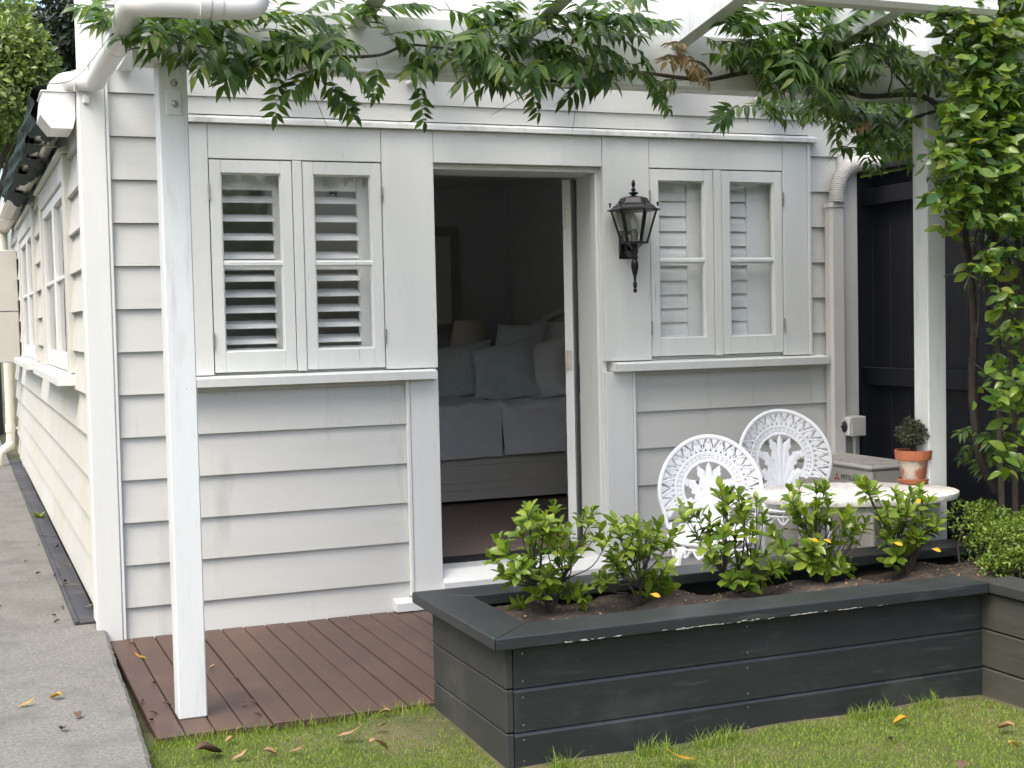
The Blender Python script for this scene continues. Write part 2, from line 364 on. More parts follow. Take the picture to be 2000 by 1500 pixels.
# ------------------------------------------------------------------ COTTAGE
cot = thing('cottage', 'white weatherboard cottage with open front door and two casement windows', 'cottage', (1.9, 2, 0))
ROW = [-.004+.134] + [.13+.1829*k for k in range(1, 18)]
ROWS = [-.02] + ROW
def clap_front(x0, x1, z0, z1, m='board_paint'):
    for i in range(len(ROWS)-1):
        a, b = ROWS[i], ROWS[i+1]
        if b <= z0+.01 or a >= z1-.01: continue
        lo, hi = max(a, z0), min(b, z1)
        f = lambda z: -.027 + .015*(z-a)/(b-a)
        j = rng.uniform(-.0012, .0012)
        part('weatherboard', MB().prism([(.0015, lo+.0015), (f(lo)+j, lo+.0015), (f(hi)+j, hi), (.0015, hi)], 0, x0, x1), m, cot)
def clap_side(y0, y1, z0, z1):
    for i in range(len(ROWS)-1):
        a, b = ROWS[i], ROWS[i+1]
        if b <= z0+.01 or a >= z1-.01: continue
        lo, hi = max(a, z0), min(b, z1)
        f = lambda z: -.036 + .024*(z-a)/(b-a); j = rng.uniform(-.0015, .0015)
        part('weatherboard', MB().prism([(.0015, lo+.0015), (f(lo)+j, lo+.0015), (f(hi)+j, hi), (.0015, hi)], 1, y0, y1), 'side_paint', cot)
XL, XR = .484, 1.263                         # left window opening
X2, X3 = 2.628, 3.397                        # right window opening
DL, DR = 1.512, 2.373                        # door opening
clap_front(.0775, .398, -.02, 2.51); clap_front(.3985, 1.352, -.02, 1.067); clap_front(.3985, 3.5655, 2.249, 2.51)
clap_front(3.566, 3.74, -.02, 2.51); clap_front(2.536, 3.5655, -.02, 1.067); clap_front(.0775, 3.74, 2.512, 3.24, 'trim_paint')
# outer walls (behind the boards), inside lining
def wallbox(x0, x1, y0, y1, z0, z1, m='room_wall', nm='wall'): part(nm, MB().box(x0, x1, y0, y1, z0, z1), m, cot)
wallbox(.005, XL-.03, .003, .24, -.02, 3.2); wallbox(XL-.03, XR+.03, .003, .24, -.02, 1.09); wallbox(XL-.03, XR+.03, .003, .24, 2.085, 3.2)
wallbox(XR+.03, DL-.03, .003, .24, -.02, 3.2); wallbox(DL-.03, DR+.03, .003, .24, 2.085, 3.2); wallbox(DR+.03, X2-.03, .003, .24, -.02, 3.2)
wallbox(X2-.03, X3+.03, .003, .24, -.02, 1.09); wallbox(X2-.03, X3+.03, .003, .24, 2.085, 3.2); wallbox(X3+.03, 3.845, .003, .24, -.02, 3.2)
wallbox(DL-.03, DR+.03, .003, .24, -.02, .06)
# side wall with two windows (y ranges)
W1 = (1.0, 2.85); W2 = (4.0, 6.0)
for (a, b, z0, z1) in ((.242, W1[0], .02, 2.4), (W1[0], W1[1], .02, 1.1), (W1[0], W1[1], 2.05, 2.4), (W1[1], W2[0], .02, 2.4), (W2[0], W2[1], .02, 1.1), (W2[0], W2[1], 2.05, 2.4), (W2[1], 8.3, .02, 2.4)):
    wallbox(.003, .10, a+.001, b, z0, z1)
wallbox(3.745, 3.845, .242, 8.3, -.02, 3.2); wallbox(.102, 3.743, 4.55, 4.65, .1, 2.5); wallbox(.003, 3.845, 8.302, 8.4, -.02, 2.4)
part('floor', MB().box(.101, 3.744, .241, 4.549, .04, .16), 'carpet', cot)
part('ceiling', MB().box(.101, 3.744, .241, 4.549, 2.42, 2.47), 'room_ceiling', cot)
part('threshold', MB().box(DL+.006, DR-.006, .16, .30, .162, .170), 'gap_black', cot)
# roof: a low slope behind the front wall
part('roof', MB().prism([(-.045, 2.41), (3.95, 3.02), (3.95, 3.07), (-.045, 2.46)], 1, .245, 8.6), 'roof_grey', cot)
# corner boards
c = .004
part('corner_board', MB().box(-.046, .061, -.047, -.010, -.004, 3.25, c), 'trim_paint', cot)
part('corner_board', MB().box(-.046, -.010, -.0085, .10, .075, 2.40, c), 'trim_paint', cot)
part('scriber', MB().box(.0625, .076, -.043, -.012, -.004, 3.25, .003), 'trim_paint', cot)
part('corner_board', MB().box(3.742, 3.852, -.045, -.010, -.004, 3.25, c), 'board_paint', cot)
part('corner_board', MB().box(3.846, 3.858, -.0085, .10, .0, 2.40, c), 'board_paint', cot)
# casings: head boards and uprights, each butted with a hairline joint
F0, F1 = -.040, -.006; J = .0012
def casing(x0, x1, z0, z1, nm='casing_board', dy=0): part(nm, MB().box(x0+J, x1-J, F0+dy, F1, z0, z1, .0018), 'trim_paint', cot)
casing(.400, XL, 1.118, 2.207); casing(XL, XR, 2.058, 2.207, dy=.001); casing(XR, DL, 1.118, 2.207, dy=-.001); casing(DL, DR, 2.062, 2.207, dy=.0005)
casing(DR, X2, 1.118, 2.207, dy=-.001); casing(X2, X3, 2.062, 2.207, dy=.001); casing(X3, 3.545, 1.118, 2.207)
casing(1.372, DL, .062, 1.066); casing(DR, 2.520, -.004, 1.066)
part('scriber', MB().box(1.353, 1.371, -.044, -.008, .062, 1.066, .003), 'trim_paint', cot)
part('scriber', MB().box(2.521, 2.535, -.044, -.008, -.004, 1.066, .003), 'trim_paint', cot)
part('scriber', MB().box(3.5455, 3.565, -.046, -.008, 1.118, 2.207, .003), 'trim_paint', cot)
part('plinth_ledge', MB().prism([(-.01, .004), (-.085, .004), (-.085, .042), (-.01, .058)], 0, 1.27, 2.52), 'trim_paint', cot)
# drip cap over the heads
part('drip_cap', MB().prism([(-.008, 2.209), (-.072, 2.209), (-.072, 2.228), (-.012, 2.247)], 0, .385, 3.60), 'cap_paint', cot)
# sills
def sill(x0, x1):
    part('window_sill', MB().prism([(-.006, 1.068), (-.088, 1.068), (-.090, 1.104), (-.006, 1.1165)], 0, x0, x1), 'trim_paint', cot)
sill(.30, 1.492); sill(2.412, 3.636)
# casement sashes
def sash(x0, x1, z0, z1, hinge_left):
    e = .0035; x0 += e; x1 -= e; z0 += e; z1 -= e
    st, tr, br = .049, .056, .090; ya, yb = -.037, .004
    m = MB()
    m.box(x0, x0+st, ya, yb, z0, z1, .002); m.box(x1-st, x1, ya, yb, z0, z1, .002)
    m.box(x0+st+.0002, x1-st-.0002, ya+.0008, yb, z1-tr, z1, .002); m.box(x0+st+.0002, x1-st-.0002, ya+.0008, yb, z0, z0+br, .002)
    s_ = part('casement_sash', m, 'trim_paint', cot)
    zm = z0 + br + (z1-tr-z0-br)*.493
    part('glazing_bar', MB().box(x0+st-.004, x1-st+.004, ya+.004, -.004, zm-.0105, zm+.0105, .004), 'trim_paint', s_)
    for (a, b) in ((z0+br, zm-.0105), (zm+.0105, z1-tr)):
        part('pane', MB().add([(x0+st, -.018, a), (x1-st, -.018, a), (x1-st, -.018, b), (x0+st, -.018, b)], [(0,1,2,3)]), 'glass', s_)
        q = MB()                                # putty bevel
        i = .006
        q.prism([(x0+st, a), (x0+st+i, a), (x0+st+i, b), (x0+st, b)], 1, -.026, -.0185); q.prism([(x1-st-i, a), (x1-st, a), (x1-st, b), (x1-st-i, b)], 1, -.026, -.0185)
        q.prism([(x0+st+i, b-i), (x1-st-i, b-i), (x1-st-i, b), (x0+st+i, b)], 1, -.0262, -.0185); q.prism([(x0+st+i, a), (x1-st-i, a), (x1-st-i, a+i), (x0+st+i, a+i)], 1, -.0262, -.0185)
        part('putty', q, 'trim_paint', s_)
    hx = x0-e if hinge_left else x1+e
    for hz in (z0+.14, z1-.14):
        part('hinge', MB().tube([(hx, -.043, hz-.035), (hx, -.043, hz+.035)], .005, 8), 'steel', s_)
def window(x0, x1, z0, z1):
    xm = (x0+x1)/2
    part('mullion', MB().box(xm-.021, xm+.021, -.041, .02, z0, z1-.0005, .002), 'trim_paint', cot)
    sash(x0, xm-.021, z0, z1, True); sash(xm+.021, x1, z0, z1, False)
    for (a, b, c_, d) in ((x0-.028, x0-.0015, z0-.03, z1+.024), (x1+.0015, x1+.028, z0-.03, z1+.024)):
        part('window_jamb', MB().box(a, b, -.004, .255, c_, d), 'trim_paint', cot)
    part('window_head', MB().box(x0-.001, x1+.001, -.004, .255, z1+.0015, z1+.024), 'trim_paint', cot)
    part('window_board', MB().box(x0-.001, x1+.001, -.004, .26, z0-.03, z0-.0015), 'trim_paint', cot)
window(XL, XR, 1.124, 2.056); window(X2, X3, 1.131, 2.060)
# door frame, sill, opened leaf
part('door_jamb', MB().box(DL-.024, DL+.004, -.004, .255, .163, 2.062, .002), 'trim_paint', cot)
part('door_jamb', MB().box(DR-.004, DR+.024, -.004, .255, .163, 2.062, .002), 'trim_paint', cot)
part('door_stop', MB().box(DR-.022, DR-.0045, .0, .060, .163, 2.036, .003), 'trim_paint', cot)
part('door_head', MB().box(DL+.0045, DR-.0045, -.004, .255, 2.036, 2.0618, .002), 'trim_paint', cot)
part('door_sill', MB().prism([(.24, .064), (-.06, .064), (-.062, .112), (-.045, .122), (.02, .1615), (.24, .1615)], 0, DL-.002, DR+.002), 'trim_paint', cot)
leaf = MB(); hz0, hz1 = .178, 2.03
ang = R(128); hp = Vector((DR-.052, .268, 0)); du = Vector((-math.cos(ang), math.sin(ang), 0)); dn = Vector((-du.y, du.x, 0))
def door_box(u0, u1, n0, n1, z0, z1):
    P = [hp + du*u + dn*v for (u, v) in ((u0,n0),(u1,n0),(u1,n1),(u0,n1))]
    return MB().add([(q.x,q.y,z0) for q in P] + [(q.x,q.y,z1) for q in P], [(0,1,2,3),(4,5,6,7),(0,1,5,4),(1,2,6,5),(2,3,7,6),(3,0,4,7)])
dr = part('door', door_box(0, .80, -.020, .022, hz0, hz1), 'trim_paint', cot)
for (a, b) in ((.3, .95), (1.1, 1.9)): part('panel', door_box(.12, .68, -.026, .028, a, b), 'trim_paint', dr)
for hz in (1.835, 1.12):
    hm = MB(); q = hp - du*.0025
    a = q - dn*.012; b = q + dn*.018
    hm.add([(a.x,a.y,hz-.05),(b.x,b.y,hz-.05),(b.x,b.y,hz+.05),(a.x,a.y,hz+.05)], [(0,1,2,3)])
    hm.tube([(b.x, b.y-.004, hz-.052), (b.x, b.y-.004, hz+.052)], .007, 8)
    part('hinge', hm, 'brass_plate', dr)

# ---- side wall of the cottage (faces the path)
clap_side(.105, .86, .075, 2.36); clap_side(W1[0]-.14, W1[1]+.14, .075, 1.06); clap_side(W1[1]+.14, W2[0]-.14, .075, 2.36)
clap_side(W2[0]-.14, W2[1]+.14, .075, 1.06); clap_side(W2[1]+.14, 8.29, .075, 2.36)
for (a, b) in (W1, W2):
    part('window_sill', MB().prism([(-.006, 1.062), (-.115, 1.062), (-.115, 1.10), (-.006, 1.118)], 1, a-.20, b+.20), 'trim_paint', cot)
    for (p_, q_) in ((a-.14, a-.002), (b+.002, b+.14)):
        part('casing_board', MB().box(-.052, -.006, p_, q_, 1.119, 2.17, .003), 'side_paint', cot)
    part('casing_board', MB().box(-.050, -.006, a-.001, b+.001, 2.06, 2.17, .003), 'side_paint', cot)
    part('window_hood', MB().prism([(-.006, 2.172), (-.075, 2.172), (-.075, 2.188), (-.006, 2.21)], 1, a-.20, b+.20), 'side_paint', cot)
    m_ = (a+b)/2
    for (p_, q_) in ((a, m_-.002), (m_+.002, b)):
        sm = MB(); sm.box(-.038, .0, p_+.004, p_+.06, 1.122, 2.056, .002); sm.box(-.038, .0, q_-.06, q_-.004, 1.122, 2.056, .002)
        sm.box(-.037, .0, p_+.061, q_-.061, 1.122, 1.21, .002); sm.box(-.037, .0, p_+.061, q_-.061, 2.0, 2.056, .002)
        ss = part('casement_sash', sm, 'trim_paint', cot)
        part('pane', MB().add([(-.018, p_+.06, 1.21), (-.018, q_-.06, 1.21), (-.018, q_-.06, 2.0), (-.018, p_+.06, 2.0)], [(0,1,2,3)]), 'glass', ss)
        part('glazing_bar', MB().box(-.034, -.006, p_+.06, q_-.06, 1.59, 1.612, .003), 'trim_paint', ss)
part('eave_board', MB().box(-.055, -.013, .105, 8.5, 2.362, 2.395), 'side_paint', cot)

# eave gutter, rain head, cloth
gu = thing('eave_gutter', 'cream gutter under the low side eave of the cottage', 'gutter', (-.22, 4, 2.25))
prof = [(x_+.108, z_) for x_, z_ in ((-.155, 2.37), (-.155, 2.285), (-.20, 2.265), (-.26, 2.275), (-.28, 2.31), (-.28, 2.38), (-.272, 2.38), (-.272, 2.315), (-.255, 2.285), (-.20, 2.275), (-.163, 2.292), (-.163, 2.37))]
part('channel', MB().prism(prof, 1, .34, 8.5), 'plastic_cream', gu)
for y in (1.3, 4.3, 6.2): part('bracket', MB().box(-.180, -.045, y-.012, y+.012, 2.255, 2.262), 'plastic_cream', gu)
rh = thing('rain_head', 'white angular rain head box at the gutter end', 'rain head', (-.12, .2, 2.2))
part('box', MB().prism([(-.180, 2.33), (-.050, 2.33), (-.050, 2.225), (-.062, 2.180), (-.150, 2.180), (-.192, 2.235)], 1, .06, .335), 'plastic_white', rh)
part('lip', MB().box(-.186, -.049, .055, .34, 2.331, 2.338, .002), 'plastic_white', rh)
cl = MB(); NU, NV = 40, 26; rr = random.Random(9); V = []; okf = []
holes = [(1.05, .62, .16, .16), (1.62, .72, .17, .10), (2.3, .66, .26, .09), (3.5, .75, .26, .09), (4.6, .62, .3, .1)]
for i in range(NU+1):
    y = .42 + 4.3*i/NU
    for j in range(NV+1):
        t = j/NV                              # from the roof edge over the gutter lip and back under it
        if t < .25: x_, z_ = -.16 - .145*(t/.25), 2.43 - .03*(t/.25)
        elif t < .55: x_, z_ = -.305 - .008*math.sin(t*40+y*5), 2.40 - .16*((t-.25)/.30)
        else: x_, z_ = -.305 + .165*((t-.55)/.45), 2.24 + .0*t
        wv = .010*math.sin(y*9+j*.6) + .008*math.sin(y*23-j)
        V.append((x_+.110-abs(wv)*.6, y, z_-abs(wv)+.015))
for i in range(NU):
    for j in range(NV):
        y = .42 + 4.3*(i+.5)/NU; t = (j+.5)/NV
        if any(((y-hy)/a)**2 + ((t-ht)/b)**2 < 1 for hy, ht, a, b in holes): continue
        if t > .86 + .1*math.sin(y*3.3) : continue
        okf.append((i*(NV+1)+j, i*(NV+1)+j+1, (i+1)*(NV+1)+j+1, (i+1)*(NV+1)+j))
cl.add(V, okf); o = part('shade_cloth', cl, 'shade_cloth', None, True); tag(o, 'torn dark green shade cloth hanging over the eave gutter', 'cloth')
# meter box, far downpipe
mbx = thing('meter_box', 'pale grey meter cabinet fixed high on the side wall', 'cabinet', (-.15, 7, 1.05))
part('box', MB().box(-.215, -.036, 6.85, 7.5, 1.05, 2.04, .006), 'unit_grey', mbx); part('door_seam', MB().box(-.2165, -.03, 6.848, 6.852, 1.50, 1.506), 'gap_black', mbx)
dp = thing('side_downpipe', 'cream downpipe with a shoe bend at the far end of the side wall', 'downpipe', (-.12, 7.9, .05))
pts = spline([(-.11, 7.9, 2.26), (-.11, 7.9, 1.2), (-.11, 7.9, .32), (-.125, 7.88, .24), (-.18, 7.82, .20), (-.22, 7.78, .16), (-.23, 7.77, .055)], 6)
part('pipe', MB().tube(pts, .042, 14), 'plastic_cream', dp, True); part('collar', MB().tube([(-.11, 7.9, .36), (-.11, 7.9, .44)], .047, 14), 'plastic_cream', dp, True)
part('clip', MB().box(-.07, -.03, 7.89, 7.91, .385, .41), 'plastic_cream', dp)
dr_ = thing('drain_cover', 'black plastic drain channel cover along the wall base', 'drain', (-.07, 4, .05))
for i in range(9):
    y0 = .12 + .9*i; y1 = min(y0+.893, 8.2); rr_ = .004*math.sin(i*2.1)
    d1 = part('cover_panel', MB().box(-.105, -.022, y0, y1, .045, .062+rr_, .003), 'drain_plastic', dr_)
    part('edge_strip', MB().box(-.1235, -.1055, y0, y1, .045, .067+rr_, .003), 'drain_plastic', d1)

# ------------------------------------------------------------------ shutters inside the windows
def shutter(label, x0, x1, z0, z1, tilt, y=.075, hinge=None, ang=0, group='plantation shutters inside the windows', pitch=.0765, wide=.05):
    """Louvred panel; built in the window plane, then swung about its hinge side."""
    t = thing('plantation_shutter', label, 'shutter', ((x0+x1)/2, y, z0))
    ca, sa = math.cos(ang), math.sin(ang); hx = x0 if hinge == 'l' else x1
    def tr_(mb):
        mb.v = [(hx + (p[0]-hx)*ca - (p[1]-y)*sa, y + (p[0]-hx)*sa + (p[1]-y)*ca, p[2]) for p in mb.v]; return mb
    fr = .05; part('stile', tr_(MB().box(x0, x0+fr, y-.014, y+.014, z0, z1, .002)), 'shutter_white', t); part('stile', tr_(MB().box(x1-wide, x1, y-.014, y+.014, z0, z1, .002)), 'shutter_white', t)
    rails = (z0, z0+.10, (z0+z1)/2-.012, (z0+z1)/2+.012, z1-(.115 if tilt < 1 else .07), z1)
    for a, b in ((0,1),(2,3),(4,5)): part('rail', tr_(MB().box(x0+fr, x1-wide, y-.0135, y+.0135, rails[a], rails[b], .002)), 'shutter_white', t)
    for lo, hi in ((rails[1], rails[2]), (rails[3], rails[4])):
        n = max(1, round((hi-lo)/pitch)); st = (hi-lo)/n
        for k in range(n):
            zc = lo + st*(k+.5); h, th = .0385, .0045
            cx, cz = math.cos(tilt), math.sin(tilt)
            P = [(y - a*cx - b*cz*0 + (-b*cz), zc - a*cz + b*cx) for (a, b) in ((h,-th*.3),(0,-th),(-h,-th*.3),(-h,th*.3),(0,th),(h,th*.3))]
            part('louvre', tr_(MB().prism(P, 0, x0+fr+.001, x1-wide-.001)), 'shutter_white', t)
    return t
shutter('open louvred white shutter behind the casement beside the corner post', XL+.002, .872, 1.13, 2.05, R(27), hinge='l', y=.085, wide=.085)
shutter('open louvred white shutter behind the casement beside the door', .876, XR-.002, 1.13, 2.05, R(27), hinge='r', y=.085, wide=.085)
shutter('closed louvred white shutter behind the casement beside the lantern', X2+.002, 3.006, 1.135, 2.055, R(80), hinge='l', y=.055, wide=.125)
shutter('closed louvred white shutter behind the casement beside the duct', 3.012, X3-.002, 1.135, 2.055, R(80), hinge='l', y=.055, wide=.165)

# ------------------------------------------------------------------ bedroom seen through the door
bed = thing('bed', 'made bed with grey duvet and cream quilted valance', 'bed', (2.7, 2.9, .16))
def soft(x0, x1, y0, y1, z0, z1, amp, seed, r=.05, n=26):
    m = MB(); rr = random.Random(seed); ph = [rr.uniform(0, 6) for _ in range(6)]
    def f(x, y, z):
        d = amp*(math.sin(x*9+ph[0]+z*3) + math.sin(z*13+ph[1]+x*4) + .6*math.sin(x*23+z*17+ph[2]) + .6*math.sin(y*15+ph[3]))
        return d
    for nx_, a in ((0,0),):
        pass
    V = []; F = []; nz = 14
    prof = []
    for k in range(nz+1):                     # side face bottom -> top edge -> across the top
        prof.append((y0, z0 + (z1-r-z0)*k/nz))
    for k in range(1, 7):
        a = PI/2*k/6; prof.append((y0 + r*(1-math.cos(a)), z1-r + r*math.sin(a)))
    for k in range(1, n+1): prof.append((y0+r + (y1-y0-r)*k/n, z1))
    nx = 60
    for i in range(nx+1):
        x = x0 + (x1-x0)*i/nx
        for (y, z) in prof:
            d = f(x, y, z); V.append((x, y-d if y < y0+r else y, z+(d if z > z1-r*1.1 else 0)))
    m_ = len(prof)
    F = [(i*m_+k, i*m_+k+1, (i+1)*m_+k+1, (i+1)*m_+k) for i in range(nx) for k in range(m_-1)]
    return m.add(V, F)
part('bed_base', MB().box(1.45, 3.5, 2.18, 3.62, .19, .50, .02), 'valance', bed)
part('valance', soft(1.42, 3.36, 2.13, 3.65, .185, .47, .003, 1), 'valance', bed, True)
for z in (.255, .30, .41): part('quilt_seam', MB().tube([(1.42+.1*i, 2.124, z+.002*math.sin(i)) for i in range(20)], .004, 5), 'valance', bed)
part('duvet', soft(1.40, 2.66, 2.08, 3.68, .46, .80, .010, 2), 'duvet', bed, True)
part('folded_sheet', soft(2.662, 3.30, 2.07, 3.69, .47, .808, .011, 3), 'sheet', bed, True)
part('mattress', MB().box(3.30, 3.52, 2.15, 3.64, .48, .77, .03), 'sheet', bed)
hb = MB(); V = []; nn = 24
for i in range(nn+1):
    t = i/nn; y = 2.12 + 1.55*t; z = 1.17 + .24*math.sin(PI*min(1, max(0, t)))**.7
    V += [(3.54, y, .5), (3.54, y, z), (3.60, y, z), (3.60, y, .5)]
hb.add(V, [(4*i+k, 4*i+4+k, 4*i+4+(k+1)%4, 4*i+(k+1)%4) for i in range(nn) for k in range(4)] + [(0,1,2,3), (4*nn,4*nn+3,4*nn+2,4*nn+1)])
hbo = part('headboard', hb, 'headboard_paint', bed, True)
part('headboard_rim', MB().tube([(3.525, V[4*i+1][1], V[4*i+1][2]-.02) for i in range(nn+1)], .03, 8), 'headboard_paint', hbo, True)
for y in (2.15, 3.6):
    for x in (1.5, 3.5): part('leg', MB().box(x-.03, x+.03, y-.03, y+.03, .1605, .19), 'headboard_paint', bed)
def pillow(label, c_, sx, sy, th, rx, ry, rz, m, ip=0):
    mb = MB(); n = 14; V = []
    Rm_ = Matrix.Rotation(rz, 3, 'Z') @ Matrix.Rotation(ry, 3, 'Y') @ Matrix.Rotation(rx, 3, 'X') @ Matrix.Rotation(ip, 3, 'Z')
    for s_ in (1, -1):
        for j in range(n+1):
            for i in range(n+1):
                u, v = 2*i/n-1, 2*j/n-1
                e = max(0, (1-u**4))*max(0, (1-v**4)); pinch = 1 - .07*(1-v*v)*abs(u)**3 - 0
                p = Vector((u*sx/2*(1-.06*(1-v*v)), v*sy/2*(1-.06*(1-u*u)), s_*th/2*e**.55 + .004*math.sin(7*u+5*v)))
                V.append(Rm_ @ p + Vector(c_))
    k = (n+1)**2
    F = [(q*k+j*(n+1)+i, q*k+j*(n+1)+i+1, q*k+(j+1)*(n+1)+i+1, q*k+(j+1)*(n+1)+i) for q in (0,1) for j in range(n) for i in range(n)]
    mb.add(V, F); me = mb.mesh('pillow', True, True)
    o = link('pillow', me, m); return tag(o, label, 'pillow')
pillow('blue patterned pillow at the front of the pillow pile', (2.86, 2.50, .985), .46, .46, .15, 0, R(-58), R(48), 'pillow_blue', R(14))
pillow('blue patterned pillow beside the lamp on the bed', (2.70, 3.0, .98), .46, .46, .15, 0, R(-55), R(40), 'pillow_blue', R(10))
pillow('white pillow leaning behind the front patterned pillow', (3.06, 2.42, .985), .46, .52, .16, 0, R(-60), R(36), 'pillow_white', R(12))
pillow('small patterned pillow topmost against the headboard', (3.10, 2.86, 1.12), .40, .40, .13, 0, R(-66), R(40), 'pillow_blue')
pillow('large white pillow upright against the headboard', (3.34, 2.72, 1.08), .50, .62, .16, 0, R(-72), R(24), 'pillow_white')
pillow('patterned pillow partly hidden by the door edge', (3.26, 2.34, .93), .36, .40, .14, 0, R(-64), R(30), 'pillow_blue')
lt = thing('bedside_table', 'white bedside cabinet in the dark room corner', 'cabinet', (3.0, 4.2, .16))
part('carcass', MB().box(2.78, 3.26, 3.98, 4.42, .22, .80, .006), 'headboard_paint', lt); part('top', MB().box(2.76, 3.28, 3.96, 4.44, .801, .83, .006), 'headboard_paint', lt)
for z in (.27, .54): part('drawer', MB().box(2.81, 3.23, 3.965, 3.979, z, z+.23, .004), 'headboard_paint', lt)
for x in (2.81, 3.22): part('leg', MB().box(x-.02, x+.02, 4.0, 4.4, .1605, .2195), 'headboard_paint', lt)
lc = (3.22, 4.16); 
lm = thing('table_lamp', 'table lamp with pale conical shade beyond the pillows', 'lamp', (lc[0], lc[1], .83))
part('base', MB().lathe([(.07,.001),(.07,.015),(.02,.03),(.035,.10),(.02,.17),(.012,.2),(.012,.28)], (*lc, .83), 16), 'headboard_paint', lm, True)
sh = MB(); n = 28; V = []
for (r, z) in ((.175, 1.06), (.12, 1.335), (.117, 1.335), (.172, 1.06)):
    V += [(lc[0]+r*math.cos(2*PI*k/n), lc[1]+r*math.sin(2*PI*k/n), z) for k in range(n)]
sh.add(V, [(q*n+k, q*n+(k+1)%n, ((q+1)%4)*n+(k+1)%n, ((q+1)%4)*n+k) for q in range(4) for k in range(n)])
part('lamp_shade', sh, 'lamp_fabric', lm, True)
iw = MB(); 
part('inner_window_frame', MB().box(2.62, 3.28, 4.52, 4.549, 1.23, 2.10), 'room_trim', cot)
part('inner_window_blind', MB().box(2.70, 3.20, 4.512, 4.519, 1.31, 2.02), 'lamp_fabric', cot)
cab = thing('chest_of_drawers', 'narrow white chest of drawers by the open door', 'chest', (2.95, 1.6, .16))
part('carcass', MB().box(3.06, 3.45, 1.62, 1.98, .18, .78, .006), 'headboard_paint', cab)
part('foot', MB().box(3.08, 3.43, 1.64, 1.96, .1605, .1795), 'headboard_paint', cab)
for z in (.2, .39, .58): part('drawer', MB().box(3.045, 3.059, 1.64, 1.96, z, z+.17, .004), 'headboard_paint', cab)

# ------------------------------------------------------------------ pergola
pg = thing('pergola', 'white timber pergola with two square posts and overhead rafters', 'pergola', (1.7, -1.33, 0))
PY0, PY1 = -1.375, -1.280
part('post', MB().box(.098, .194, PY0, PY1, .001, 2.2035, .004), 'post_paint', pg)
part('post', MB().box(3.228, 3.322, PY0, PY1, .001, 2.2035, .004), 'post_paint', pg)
bm_ = part('beam', MB().box(.03, 3.36, PY0-.003, PY1+.002, 2.2045, 2.412, .004), 'beam_paint', pg)
part('drip_strip', MB().box(.03, 3.36, PY0-.012, PY0-.0035, 2.2055, 2.217, .002), 'trim_paint', bm_)
for x in (.146, .785, 1.42, 2.06, 2.73, 3.27):
    part('rafter', MB().prism([(-1.90, 2.45), (-1.381, 2.362), (-1.381, 2.4135), (-.036, 2.4135), (-.036, 2.74), (-1.90, 2.56)], 0, x-.032, x+.032), 'post_paint', pg)
pl = part('fixing_plate', MB().box(.122, .172, PY0-.005, PY0-.0005, 2.035, 2.115, .002), 'post_paint', pg)
for z in (2.142, 2.072): part('bolt', MB().lathe([(.013,0),(.013,.003),(.008,.004),(.008,.009),(.004,.011)], (0,0,0), 10), 'steel', pg)
for o, z in zip([q for q in pg.children if q.name.startswith('bolt')], (2.142, 2.072)):
    o.data.transform(Matrix.Translation((.150, PY0-.0005-(.0045 if z < 2.1 else 0), z)) @ Matrix.Rotation(PI/2, 4, 'X'))
part('fixing_block', MB().box(.285, .35, -.06, -.036, 2.135, 2.275, .003), 'trim_paint', cot)
part('rafter_plate', MB().box(.03, 3.36, -.10, -.075, 2.60, 2.66, .003), 'beam_paint', pg)
rs = MB(); nr = 220; V = []
for i in range(nr+1):
    x = -.05 + 3.55*i/nr; h = .008*math.cos(2*PI*(x/.076))
    for j, y in enumerate((-1.97, -.05)): V.append((x, y, 2.58+h + (.19 if j else 0)))
rs.add(V, [(2*i, 2*i+2, 2*i+3, 2*i+1) for i in range(nr)])
part('roof_sheet', rs, 'clear_roof', pg, True)
gt = thing('pergola_gutter', 'white gutter along the front of the pergola roof', 'gutter', (1.7, -1.97, 2.42))
part('channel', MB().prism([(-1.905, 2.50), (-1.905, 2.425), (-1.925, 2.415), (-1.985, 2.415), (-2.005, 2.432), (-2.005, 2.445), (-1.999, 2.452), (-2.006, 2.51), (-2.0, 2.51), (-1.99, 2.43), (-1.915, 2.43), (-1.913, 2.50)], 0, -.05, 3.05), 'plastic_white', gt)
dn_ = thing('downpipe', 'thick white downpipe bending from the pergola gutter to the rain head', 'downpipe', (.1, -1, 2.3))
A = on(497, 6, 1, -1.95)
B = on(268, 22, 1, -1.93); D = on(186, 158, 1, -.16); E_ = on(128, 160, 1, .10)
rp = .040
P1 = [Vector((A.x, -1.955, 2.415)), Vector((A.x, -1.955, A.z+.05)), A, Vector((A.x-.06, A.y, A.z-.012)), Vector((B.x+.11, B.y, A.z-.012)), Vector((B.x+.03, B.y+.03, A.z-.01)), Vector((B.x, B.y+.13, A.z+.0)), B.lerp(D, .3), B.lerp(D, .6), D.lerp(B, .06), D, E_.lerp(D, .5), E_, Vector((E_.x-.03, .14, E_.z-.02)), Vector((E_.x-.035, .16, 2.341))]
pts = spline(P1, 6)
part('pipe', MB().tube(pts, rp, 18), 'plastic_white', dn_, True)
def collar(a, b): part('collar', MB().tube([a, b], rp+.0035, 18), 'plastic_white', dn_, True)
Lx = A.z-.012
for t0 in (.38, .56): 
    xx = B.x+.11 + (A.x-.06-B.x-.11)*t0; collar((xx, A.y, Lx), (xx+.035, A.y, Lx))
dv = (D-B).normalized(); q = B.lerp(D, .38); collar(q, q+dv*.05)
q = E_.lerp(D, .55); collar(q - Vector((.03,0,0)), q + Vector((.03,0,.0)))
for z in (q.z-.075, q.z+.06):
    part('clip_lug', MB().box(q.x+.0, q.x+.03, q.y-.02, q.y+.002, z-.02, z+.02, .006), 'plastic_white', dn_)

